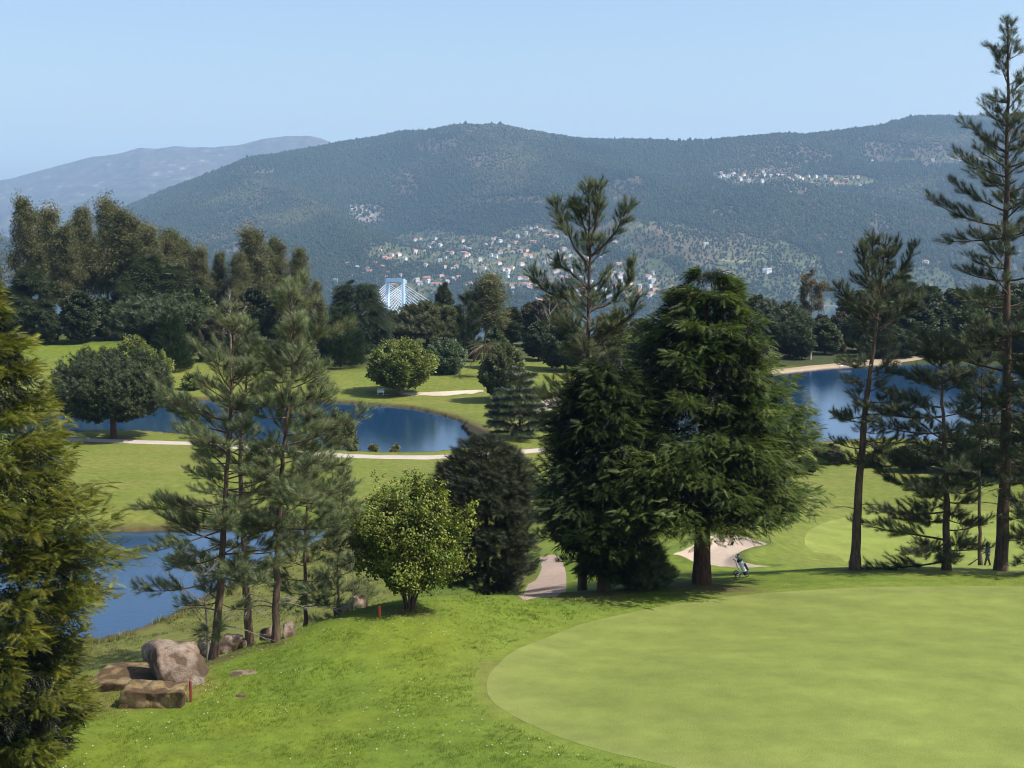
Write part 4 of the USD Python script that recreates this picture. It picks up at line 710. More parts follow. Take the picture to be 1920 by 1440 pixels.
crown_at('leafy_bush', 'bright green bush half hidden behind the slim left pine', 'bush', 362, 212., 735, 700, [(700, 6), (712, 18), (728, 20), (735, 12)], 84, .08, NB=60, per=20, proto=LEAF_S, size=.5, stops=LIME, zlo=.05, start=.1, smin=.4, down=-.2, stem_n=4)
crown_at('leafy_bush', 'yellow-green bush above the wide dome-shaped tree', 'bush', 252, 224., 690, 628, [(628, 6), (640, 22), (660, 34), (685, 30)], 85, .08, NB=90, per=20, proto=LEAF_S, size=.6, stops=LIME, zlo=.05, start=.1, smin=.4, down=-.2, stem_n=4)
crown_at('leafy_bush', 'yellow-green bush at the right flank of the wide dome-shaped tree', 'bush', 298, 214., 715, 660, [(660, 6), (675, 22), (690, 30), (710, 26)], 86, .08, NB=90, per=20, proto=LEAF_S, size=.6, stops=LIME, zlo=.05, start=.1, smin=.4, down=-.2, stem_n=4)
crown_at('leafy_bush', 'small yellow-green bush at the left flank of the wide dome-shaped tree', 'bush', 165, 218., 690, 652, [(652, 6), (665, 16), (680, 22), (690, 16)], 87, .08, NB=60, per=20, proto=LEAF_S, size=.55, stops=LIME, zlo=.05, start=.1, smin=.4, down=-.2, stem_n=4)
crown_at('waterside_bush', 'leafy bush overhanging the left end of the blue pond water', 'bush', 640, 163., 846, 770, [(770, 6), (785, 22), (810, 30), (840, 26)], 88, .08, NB=90, per=20, proto=LEAF_S, size=.5, stops=OLIVE, zlo=.05, start=.1, smin=.4, down=-.1, stem_n=4)
for k, (px, w) in enumerate([(661, 9), (700, 9), (741, 8)]):
    crown_at('pond_shrub', ['small green shrub at the pond edge, leftmost of three', 'small green shrub at the pond edge, middle of three', 'small green shrub at the pond edge, rightmost of three'][k], 'shrub', px, 157.5, 851, 834, [(834, 3), (839, w), (846, w), (851, w * .6)], 90 + k, .03, NB=26, per=14, proto=LEAF_S, size=.26, stops=[(.04, .04, .015), (.10, .11, .04), (.18, .17, .08)], zlo=.05, start=.1, smin=.3, down=-.3, stem_n=3)
# palm with dead fronds
b = at_d(910, 690, 222.); b[2] = zat(b[0], 222.); pm = thing('palm_tree', 'palm with a skirt of brown dead fronds between the bushes', 'palm', b)
Hp = at_d(910, 648, 222.)[2] - b[2]; part('trunk', tube([(0, 0, -.3), (0, 0, Hp * .5), (.05, 0, Hp)], [.45, .38, .42], 9), M_BARK, pm, smooth=True)
r = np.random.default_rng(3)
for q in range(26):
    a = q * 2.4; el = .9 - 1.9 * q / 26; u = np.linspace(0, 1, 8)[:, None]; d_ = np.array([math.cos(a), math.sin(a), 0]); P = np.array([0, 0, Hp]) + d_ * u * 3.2 * math.cos(el * .6) + np.array([0, 0, 1]) * (u * 2.6 * math.sin(el) - u * u * 1.6)
    v, f = [], []
    for s in np.linspace(.15, 1, 16):
        c = np.array([np.interp(s, u[:, 0], P[:, i_]) for i_ in range(3)]); sd = np.cross(d_, [0, 0, 1.])
        for sg in (-1, 1): k = len(v); v += [c, c + d_ * .10, c + sd * sg * .55 * (1.15 - s) + d_ * .35 - np.array([0, 0, .30])]; f.append((k, k + 1, k + 2))
    tv, tf = tube(P, np.linspace(.04, .01, 8), 4); v, f = join([(np.array(v), np.array(f)), (tv, tf)])
    part('frond', (v, f), M_LEAF, pm, tint=np.tile((.045, .06, .02) if q < 7 else (.16, .12, .075), (len(v), 1)))

# ---- eucalyptus row and other trees that repeat: a few of each built, then referenced
def euc(seed, H, lean):
    o = thing('eucalyptus', 'x', 'eucalyptus tree', (0, 0, 0)); r = np.random.default_rng(seed)
    z = np.linspace(-.5, H, 12); tp = np.stack([lean * (z / H) ** 2 + .15 * np.sin(z * .3), .1 * np.cos(z * .4), z], -1); part('trunk', tube(tp, .34 * (1 - .9 * np.clip(z / H, 0, 1)), 7), M_BARKE, o, smooth=True)
    Fs = []
    for q in range(17):
        t = .34 + .66 * (q + r.random()) / 17; a = q * 2.4; w = (1.08 - t) ** .6 * 4.3 * r.uniform(.35, 1.1) * np.interp(t, [.3, .45, 1], [.5, 1, .8]); c = np.array([np.interp(t * H, z, tp[:, 0]) + w * math.cos(a), w * math.sin(a), t * H])
        st = np.array([np.interp((t - .09) * H, z, tp[:, 0]), 0, (t - .09) * H]); u = np.linspace(0, 1, 5)[:, None]; part('limb', tube(st + (c - st) * u ** .9, np.linspace(.10, .03, 5), 4), M_BARKE, o)
        n = int(170 * (1.15 - .5 * t)); P = c + r.normal(0, 1, (n, 3)) * np.array([.95, .95, 1.2]) * (1.3 - .6 * t) * r.uniform(.75, 1.2) ; Fs.append(scatter(HANG, P, r.normal(size=(n, 3)) * [.6, .6, .3] + [0, 0, 1.], r.normal(size=(n, 3)), .72 * r.uniform(.7, 1.3, n), colours(r, n, [(.036, .040, .016), (.105, .112, .044), (.20, .17, .080)], r.random(n) * .7 + .3 * r.random())))
    F = joint(Fs); part('foliage', F[:2], M_LEAF, o, tint=F[2], kind='stuff'); return o, H
E = [euc(101, 24., .8), euc(102, 24., -1.), euc(103, 24., .3)]
ords = ['first', 'second', 'third', 'fourth', 'fifth', 'sixth', 'seventh', 'eighth', 'ninth', 'tenth', 'eleventh', 'twelfth', 'thirteenth', 'fourteenth', 'fifteenth', 'sixteenth', 'seventeenth', 'eighteenth', 'nineteenth', 'twentieth']
moved = set()
def put(kit, k, px, d, top_py, rz, label, wid=1., group=None, back=.0):
    o, H = kit[k]; x = at_d(px, 600, d); z = zat(x[0], d); s = (at_d(px, top_py, d)[2] - z) / H; loc = (x[0], d, z); scl = (s * wid, s * wid, s)
    if o.GetPath() not in moved: moved.add(o.GetPath()); place(o, loc, rz, scl); tag(o, label, None, group); return o
    return copy_of(o, loc, rz, scl, label, group)
row = [(-30, 415, .9), (2, 410, .9), (22, 378, .7), (58, 376, .62), (95, 397, .85), (125, 428, .8), (160, 394, .68), (204, 380, .7), (238, 402, .95), (262, 425, .9), (290, 431, .75), (325, 437, .9), (352, 450, .9), (376, 468, .8), (412, 478, .7), (448, 478, .8), (472, 434, .95), (521, 452, .8), (561, 469, .75), (596, 530, .8)]
for q, (px, ty, wd) in enumerate(row):
    put(E, q % 3, px, 268 + 14 * ((q * 7) % 5) / 4, ty, q * 77 % 360, f'tall ragged eucalyptus, {ords[q]} from the left in the row at upper left', wd * 1.45)
E2 = [euc(111, 18., .6)]
put(E2, 0, 910, 268., 522, 20, 'broad olive eucalyptus behind the two columnar cypresses', 1.75)
b = ground_at(1522, 262.); He = at_d(1522, 505, 262.)[2] - b[2]
build_crown('thin_eucalyptus', 'thin eucalyptus with pale trunk and sparse top behind the round umbrella pine', 'eucalyptus tree', b, profile([(.45, .6), (.6, 2.2), (.75, 3.0), (.9, 2.4), (1, .6)], .35, 5), 131, .24, barkm=M_BARKE, H=He, NB=42, per=20, proto=HANG, size=.62, stops=[(.035, .032, .018), (.08, .07, .035), (.13, .10, .06)], zlo=.5, rise=.7, smin=.6, width=.35, hang=True, limbs=8, lr=.07, lump=.4)
def mixed(seed, stops, prof, per=24, NB=150, proto=LEAF_S, size=.85, cat='tree', name='woodland_tree', **kw):
    o = build_crown(name, 'x', cat, (0, 0, 0), profile(prof, amp=.28, seed=seed), seed, .28, H=12., NB=NB, per=per, proto=proto, size=size, stops=stops, **{**dict(zlo=.12, rise=.5, smin=.35, width=.32, down=-.1, lump=.3), **kw}); return o, 12.
G1, G2, G3 = [(.012, .017, .008), (.028, .038, .015), (.05, .062, .024)], [(.02, .026, .010), (.042, .056, .018), (.072, .088, .03)], [(.024, .022, .014), (.05, .046, .026), (.085, .075, .042)]
Mx = [mixed(121, G1, [(0, 1.5), (.2, 3), (.5, 4.2), (.8, 3.2), (.95, 1.4), (1, .2)]), mixed(122, G2, [(0, 1.5), (.3, 3.4), (.6, 3.6), (.85, 2.2), (1, .2)]), mixed(123, G3, [(0, 1), (.3, 3), (.6, 3.8), (.85, 2.6), (1, .2)], per=14),
      mixed(124, G1, [(0, 2.6), (.2, 3.0), (.5, 2.6), (.8, 1.5), (1, .15)], proto=TUFT_F, size=.9, name='woodland_pine', cat='pine tree')]
under_l = [(15, 262, 545, 3, 1.2), (60, 255, 498, 3, 1.3), (110, 258, 520, 1, 1.), (150, 252, 548, 0, 1.1), (195, 256, 560, 0, 1.), (235, 258, 520, 3, 1.1), (280, 262, 485, 3, 1.5), (330, 260, 500, 3, 1.4), (372, 254, 540, 1, 1.1), (400, 246, 590, 2, 1.), (435, 252, 560, 2, 1.1), (480, 258, 540, 0, 1.), (525, 256, 555, 0, 1.1), (560, 250, 580, 1, 1.), (590, 258, 560, 2, .9), (385, 236, 640, 0, 1.3), (455, 232, 640, 1, 1.2), (520, 230, 640, 0, 1.2), (580, 228, 640, 1, 1.), (-30, 250, 560, 0, 1.2), (90, 250, 585, 0, 1.1), (270, 246, 600, 0, 1.2), (200, 248, 590, 2, .9), (360, 240, 610, 2, 1.)]
nmw = ['dark rounded', 'mid-green bushy', 'brownish thin-leaved', 'dark pointed']
for q, (px, d, ty, k, wd) in enumerate(sorted(under_l)):
    put(Mx, k, px, d, ty, q * 53 % 360, f'{nmw[k]} tree, {["first", "second", "third", "fourth", "fifth", "sixth", "seventh", "eighth", "ninth", "tenth", "eleventh", "twelfth", "thirteenth", "fourteenth", "fifteenth", "sixteenth", "seventeenth", "eighteenth", "nineteenth", "twentieth", "twenty-first", "twenty-second", "twenty-third", "twenty-fourth"][q]} from the left in the understorey below the eucalyptus row', wd)
mid_b = [(737, 268, 584, 0, 'small dark round tree at the foot of the bridge tower', 1.1), (775, 276, 572, 2, 'brownish tree peeping over the left shoulder of the dome-topped pine', 1.), (832, 282, 534, 3, 'pointed reddish-dark conifer behind the dome-topped pine', .8), (850, 276, 575, 0, 'dark tree between dome-topped pine and taller columnar cypress', 1.), (960, 272, 578, 0, 'dark rounded tree right of the broad olive eucalyptus', 1.), (930, 232, 615, 1, 'fresh green tree behind the palm', 1.), (1000, 274, 566, 2, 'brownish leafless-looking tree left of the forked pine', 1.1), (1035, 272, 552, 2, 'brownish grey tree just left of the forked pine', 1.1), (1010, 246, 605, 0, 'dark tree filling the gap below the brownish trees', 1.3), (1060, 232, 600, 0, 'dark tree close behind the forked pine', 1.3), (1150, 250, 585, 1, 'mid-green tree between forked pine and broad cedar', 1.2), (1200, 250, 600, 0, 'dark tree behind the left side of the broad cedar', 1.2)]
for q, (px, d, ty, k, lb, wd) in enumerate(mid_b): put(Mx, k, px, d, ty, q * 61 % 360, lb, wd)
right_b = [(1418, 275, 556, 0, 'dark tree peeping over the left of the round umbrella pine', .9), (1385, 262, 610, 0, 'dark tree at the left foot of the round umbrella pine', 1.), (1540, 285, 590, 2, 'brownish bare-looking tree right of the round umbrella pine', 1.), (1575, 285, 585, 2, 'brownish tree at the right of the thin eucalyptus', 1.1), (1612, 296, 548, 0, 'dark tree behind the ragged broken-topped pine, left side', 1.3), (1645, 295, 530, 1, 'mid-green tree behind the ragged broken-topped pine', 1.3), (1690, 295, 520, 3, 'dark pointed tree right of the ragged broken-topped pine', 1.6), (1735, 295, 540, 0, 'dark rounded tree in the far bank wood, left of the tallest pine', 1.4), (1790, 295, 545, 0, 'dark rounded tree on the far bank just left of the tallest trunk', 1.4), (1850, 295, 540, 1, 'mid-green tree on the far bank behind the tallest trunk', 1.4), (1910, 295, 535, 0, 'dark tree on the far bank at the right edge', 1.4), (1580, 272, 640, 2, 'low brownish tree by the golf cart', 1.), (1625, 260, 625, 1, 'low fresh green tree right of the golf cart', .9), (1505, 262, 622, 0, 'low dark tree behind the trunk of the round umbrella pine', 1.2), (1428, 260, 622, 0, 'low dark hedge-like tree left of the umbrella pine trunk', 1.4), (1700, 266, 620, 0, 'low dark tree under the far bank wood', 1.6), (1760, 268, 625, 2, 'low brownish tree under the far bank wood', 1.4), (1840, 268, 630, 1, 'low green tree on the far bank at right', 1.6), (1900, 268, 620, 0, 'low dark tree on the far bank at far right', 1.6), (1950, 262, 560, 0, 'dark tree cut by the right edge on the far bank', 1.5), (1300, 262, 600, 0, 'dark tree hidden mostly behind the broad cedar', 1.2)]
for q, (px, d, ty, k, lb, wd) in enumerate(right_b): put(Mx, k, px, d, ty, q * 67 % 360, lb, wd)
for q, (px, ty, k) in enumerate([(1482, 606, 0), (1548, 600, 1), (1612, 584, 0), (1660, 576, 3), (1712, 572, 0), (1765, 570, 0), (1815, 575, 1), (1868, 568, 0), (1925, 572, 0), (1398, 604, 0)]):
    put(Mx, k, px, 266 + 5 * (q % 3), ty, q * 59 % 360, f'{nmw[k]} tree, {ords[q]} from the left in the far bank front line', 1.45)
near_b = [(1560, 148, 850, 2, 'reddish brown thicket at the near bank of the right pond', 1.2), (1640, 145, 868, 1, 'green shrub on the near bank between the leaning and short pines', 1.), (1720, 142, 850, 0, 'dark shrub on the near bank behind the short pine', 1.2), (1800, 142, 830, 1, 'tall green shrub on the near bank left of the tallest trunk', 1.2), (1870, 140, 820, 0, 'dark shrub on the near bank behind the tallest trunk', 1.2), (1940, 138, 800, 1, 'green shrub on the near bank at the right edge', 1.3), (1520, 140, 872, 1, 'low green shrub at the near pond bank right of the cedar', .9)]
for q, (px, d, ty, k, lb, wd) in enumerate(near_b): put(Mx, k, px, d, ty - 18, q * 71 % 360, lb, wd * 1.9)
put(Mx, 2, 670, 108, 985, 10, 'grey-green bush by the pink stones left of the camellia', 1.0)
put(Mx, 0, 1085, 120, 880, 33, 'dark tree in the shade behind the forked pine trunk', 1.3)
put(Mx, 0, 1180, 112, 850, 99, 'dark tree in the shade behind the broad cedar', 1.3)
put(Mx, 1, 905, 92, 985, 77, 'green bush in the hollow behind the camellia', .9)

# ---- bare trees and saplings
def bare_tree(label, base, H, seed, r0, name='bare_tree', n1=9, spread=.9):
    r = np.random.default_rng(seed); o = thing(name, label, 'bare tree', base); z = np.linspace(-.3, H, 9); tp = np.stack([.08 * np.sin(z), .08 * np.cos(z * 1.3), z], -1); part('trunk', tube(tp, np.linspace(r0, r0 * .12, 9), 6), M_BARKG, o, smooth=True); tw = []
    for q in range(n1):
        t = .22 + .72 * q / n1; a = q * 2.4 + r.uniform(-.4, .4); L = H * .48 * (1.1 - t) * spread * r.uniform(.7, 1.2); u = np.linspace(0, 1, 6)[:, None]; d_ = np.array([math.cos(a), math.sin(a), .75]); P = np.array([0, 0, t * H]) + d_ * u * L + u * u * np.array([0, 0, .25 * L]); part('branch', tube(P, np.linspace(r0 * .42, r0 * .08, 6), 5), M_BARKG, o)
        for m_ in range(9):
            uu = r.uniform(.2, 1); p0 = np.array([np.interp(uu, u[:, 0], P[:, i_]) for i_ in range(3)]); d2 = unit(d_ + r.normal(0, .7, 3)); L2 = L * .45 * (1.2 - uu); pp = p0 + d2 * np.linspace(0, 1, 4)[:, None] * L2 + np.linspace(0, 1, 4)[:, None] ** 2 * np.array([0, 0, .2 * L2]); tw.append(tube(pp, np.linspace(.012, .004, 4), 3))
            for w_ in range(3): p1 = pp[1 + w_ % 3]; tw.append(tube([p1, p1 + unit(d2 + r.normal(0, .8, 3)) * L2 * .5], [.007, .003], 3))
    part('twigs', join(tw), M_BARKG, o, kind='stuff'); return o
b = hit(388, 1238); bare_tree('small leafless tree beside the leaning left pine', b, (1238 - 1010) * b[1] / FPX, 5, .09, n1=11, spread=1.2)
b = ground_at(652, 57); bare_tree('thin bare sapling by the fallen rocks', b, (1175 - 1065) * 57 / FPX + 1.5, 6, .03, name='sapling', n1=6, spread=.7)
for k, (px, ty, lb) in enumerate([(1030, 540, 'leafless purplish tree left of the forked pine'), (430, 535, 'bare reddish tree rising above the slim left pine'), (1265, 505, 'bare twiggy treetop behind the cedar top')]):
    b = ground_at(px, 248.); bare_tree(lb, b, at_d(px, ty, 248.)[2] - b[2], 8 + k, .25, n1=14, spread=.7)

# ---- rocks, stakes
def rock_thing(name, label, px, py, wpx, hpx, seed, m=M_ROCK, depth=.9, rough=.3, cut=6, d=0., sink=.2, tilt=0, rz=0, boxy=False):
    b = hit(px, py) if not d else ground_at(px, d); s = b[1] / FPX; r = np.random.default_rng(seed); q = unit(r.normal(size=(15, 3))) * r.uniform(.8, 1.1, (15, 1)); q = np.sign(q) * np.abs(q) ** .75
    if boxy: q = np.vstack([np.array([(x, y, z) for x in (-1, 1) for y in (-1, 1) for z in (-1, 1)]) * r.uniform(.72, 1.05, (8, 3)), np.array([(x, y, .95) for x in (-.5, .5) for y in (-1, 1)]) * r.uniform(.85, 1.1, (4, 3))])
    me = m3.Manifold.hull_points(q * np.array([wpx * s, wpx * s * depth, hpx * s]) / 1.7).refine_to_length(max(.07, wpx * s / 22)).to_mesh(); t = trimesh.Trimesh(me.vert_properties[:, :3], me.tri_verts); trimesh.smoothing.filter_taubin(t, iterations=14 if boxy else 2); v, f = np.array(t.vertices), np.array(t.faces)
    v = v / (v.max(0) - v.min(0)); v = v * np.array([wpx * s, wpx * s * depth, hpx * s * (1 + sink)]); v[:, 2] -= v[:, 2].min() + hpx * s * sink
    v = v + unit(v) * ((meshkit.fbm(v * 1.6, 4, seed) - .5) * rough * .5)[:, None] * min(1, hpx * s)
    if tilt: c, sn = math.cos(tilt), math.sin(tilt); v = v @ np.array([[c, 0, -sn], [0, 1, 0], [sn, 0, c]])
    v = v + (meshkit.fbm(v * 3.2, 4, seed) - .5)[:, None] * .12 * unit(v)
    o = part(name, (v, f), m, smooth=35); o.AddTranslateOp().Set(Gf.Vec3d(*map(float, b + [0, v[:, 1].max() * .6, 0]))); return tag(o, label, 'rock')
def big_boulder():
    b = hit(322, 1282); s = b[1] / FPX; r = np.random.default_rng(2)
    pts = np.array([(-74, 60, 46), (-62, 60, 68), (-18, -30, 78), (-26, 30, 80), (22, -16, 80), (40, 25, 76), (60, -12, 44), (68, 14, 24), (70, -20, 2), (20, -40, 0), (4, -50, -4), (-12, -54, 52), (-34, 30, -4), (-56, 66, 8), (40, 50, 0), (-30, 60, 0)], float) * s
    h = m3.Manifold.hull_points(pts).refine_to_length(.16); me = h.to_mesh(); v, f = np.array(me.vert_properties[:, :3]), np.array(me.tri_verts); t = trimesh.Trimesh(v, f); trimesh.smoothing.filter_taubin(t, iterations=2); v = np.array(t.vertices); nrm = np.array(t.vertex_normals)
    v = v + nrm * ((meshkit.fbm(v * 1.3, 4, 3) - .5) * .32 + (meshkit.fbm(v * 5, 3, 4) - .5) * .16)[:, None]
    o = part('boulder', (v, np.array(t.faces)), M_ROCK, smooth=45); o.AddTranslateOp().Set(Gf.Vec3d(*map(float, b))); tag(o, 'large pinkish granite boulder with brown stains on the lawn edge', 'boulder')
big_boulder()
rock_thing('rock_slab', 'low mossy rock slab in front of the big boulder', 285, 1328, 128, 36, 7, M_SLAB, .6, rough=1.6, boxy=True)
rock_thing('rock_slab', 'flat brown slab under the big boulder at its left', 235, 1292, 150, 20, 9, M_SLAB, .9, rough=.5, boxy=True)
for k, (px, py, w_, h_, sd, lb) in enumerate([(385, 1232, 40, 34, 21, 'dark grey rock behind the big boulder'), (432, 1222, 48, 30, 22, 'brown angular rock between leaning and thick pines'), (408, 1228, 20, 14, 25, 'small pale rock at the foot of the leaning pine'), (540, 1196, 26, 34, 23, 'pinkish upright rock right of the slim pine'), (500, 1204, 30, 26, 24, 'grey mossy rock between thick and slim pines'), (455, 1216, 30, 18, 28, 'low brown rock beside the thick pine foot')]):
    rock_thing('rock', lb, px, py, w_, h_, sd, rough=.35)
rock_thing('rock', 'pinkish broken rock face below the lawn edge left of the camellia', 655, 1160, 60, 58, 26, d=58., rough=.3)
rock_thing('rock', 'bluish grey rock lying under the broken rock face', 632, 1178, 34, 26, 27, d=56.2, rough=.25)
for k, (px, py, w_, h_, lb) in enumerate([(452, 1268, 84, 3, 'flat pale stone flush in the grass right of the big boulder'), (450, 1308, 20, 3, 'small flat stone flush in the grass right of the red stake')]):
    rock_thing('flat_stone', lb, px, py, w_, h_, 30 + k, depth=.5, cut=8, sink=2.)
M_RED = plain('red_paint', (.16, .025, .018), .6); M_ORANGE = plain('orange_red_paint', (.62, .06, .02), .5); M_WHITE = plain('white_paint', (.8, .8, .8), .5); M_DARK = plain('black_plastic', (.02, .02, .022), .5)
def stake(px, py, h, m, label, d=0.):
    b = hit(px, py) if not d else ground_at(px, d); o = thing('marker_stake', label, 'stake', b); v, f = tube([(0, 0, -.1), (0, 0, h - .05), (0, 0, h)], [.045, .045, .03], 8); part('post', (v, f), m, o); part('cap', tube([(0, 0, h - .06), (0, 0, h + .012)], [.048, .04], 8), m, o)
stake(358, 1318, .68, M_RED, 'dark red wooden stake beside the mossy slab'); stake(712, 1159, .40, M_ORANGE, 'bright orange-red stake by the camellia')
# small tee sign by the pale bush
b = hit(714, 741); sg = thing('tee_sign', 'small pale green and white tee sign on the far bank', 'sign', b); s = b[1] / FPX
for x in (-.42, .42): part('leg', box((x - .04, -.04, -.1), (x + .04, .04, .95)), M_WHITE, sg)
part('panel', box((-.52, -.09, .42), (.52, -.045, 1.02)), M_WHITE, sg); part('top_panel', box((-.54, -.11, .74), (.54, -.092, 1.04)), plain('pale_green_paint', (.35, .5, .4), .5), sg)

# ---- golf trolley with bag
M_STEEL = plain('steel', (.6, .6, .62), .25, 1.); M_BAGG = plain('pale_bag', (.62, .64, .68), .6); M_NAVY = plain('navy_bag', (.03, .035, .06), .6)
b = hit(1390, 1085); tr_ = thing('golf_trolley', 'golf trolley with a grey and black bag of clubs on the lawn', 'golf trolley', b + [0, 0, .02])
def T(P, r, n=8): return tube(np.array(P, float), r, n)
def wheel(c, R, name):
    t = trimesh.creation.torus(R * .82, R * .18, major_sections=22, minor_sections=8); v = np.array(t.vertices)[:, [0, 2, 1]]; part(name, (v + c, np.array(t.faces)), M_DARK, tr_, smooth=True)
    part(name + '_hub', T([np.array(c) - (0, .03, 0), np.array(c) + (0, .03, 0)], R * .35, 10), M_BAGG, tr_)
wheel((-.22, -.26, .14), .14, 'wheel'); wheel((-.22, .26, .14), .14, 'wheel'); wheel((.26, 0, .10), .10, 'wheel')
part('axle', T([(-.22, -.26, .14), (-.22, .26, .14)], .018), M_DARK, tr_)
part('frame', join([T([(.26, 0, .10), (-.02, 0, .20), (-.22, 0, .52), (-.30, 0, .80)], .024), T([(-.22, -.2, .14), (-.04, 0, .24)], .018), T([(-.22, .2, .14), (-.04, 0, .24)], .018)]), M_BAGG, tr_)
part('handle', T([(-.30, 0, .80), (-.40, 0, .90), (-.42, -.1, .92)], .02), M_DARK, tr_)
ax = unit(np.array([-.42, 0, .80])); p0 = np.array([.24, 0, .18])
part('bag', T([p0, p0 + ax * .03, p0 + ax * .45, p0 + ax * .72], [.10, .135, .125, .14], 14), M_BAGG, tr_, smooth=40)
part('bag_base', T([p0 - ax * .02, p0 + ax * .14], [.145, .142], 14), M_DARK, tr_); part('bag_rim', T([p0 + ax * .70, p0 + ax * .76], [.15, .148], 14), M_DARK, tr_)
part('bag_pocket', tri(trimesh.creation.box((.12, .2, .34), trimesh.transformations.translation_matrix(p0 + ax * .32 + np.array([.13, 0, .05])) @ trimesh.transformations.rotation_matrix(-.48, [0, 1, 0]))), M_NAVY, tr_)
rg2 = np.random.default_rng(4)
for q in range(8):
    a = q * .8; o_ = np.array([.06 * math.cos(a) * .8, .08 * math.sin(a), .06 * math.cos(a) * .4]); e = p0 + ax * (.90 + .16 * rg2.random()) + o_ * 1.5; c_ = part('club', T([p0 + ax * .6 + o_, e], .008, 6), M_STEEL, tr_)
    part('club_head', tri(trimesh.creation.box((.09, .03, .06), trimesh.transformations.translation_matrix(e) @ trimesh.transformations.rotation_matrix(a, [0, 0, 1]))), M_STEEL if q % 3 else M_DARK, c_)

# ---- golf cart on the far bank
b = ground_at(1588, 252.); gc = thing('golf_cart', 'white-roofed golf cart half hidden under the far bank trees', 'golf cart', b)
part('roof', box((-1.05, -.62, 1.78), (1.05, .62, 1.86)), M_WHITE, gc); part('body', join([box((-1.15, -.58, .28), (1.15, .58, .62)), box((.72, -.55, .62), (1.1, .55, .95)), box((-1.1, -.55, .62), (-.55, .55, .85))]), M_BAGG, gc); part('seat', join([box((-.5, -.5, .62), (.1, .5, .8)), box((-.55, -.5, .8), (-.42, .5, 1.25))]), M_DARK, gc)
for x in (-.95, .95):
    for y in (-.55, .55): part('roof_post', T([(x, y, .6), (x * .95, y, 1.8)], .025, 6), M_DARK, gc)
for x in (-.75, .75):
    for y in (-.55, .55): part('wheel', T([(x, y - .09, .23), (x, y + .09, .23)], .23, 14), M_DARK, gc)

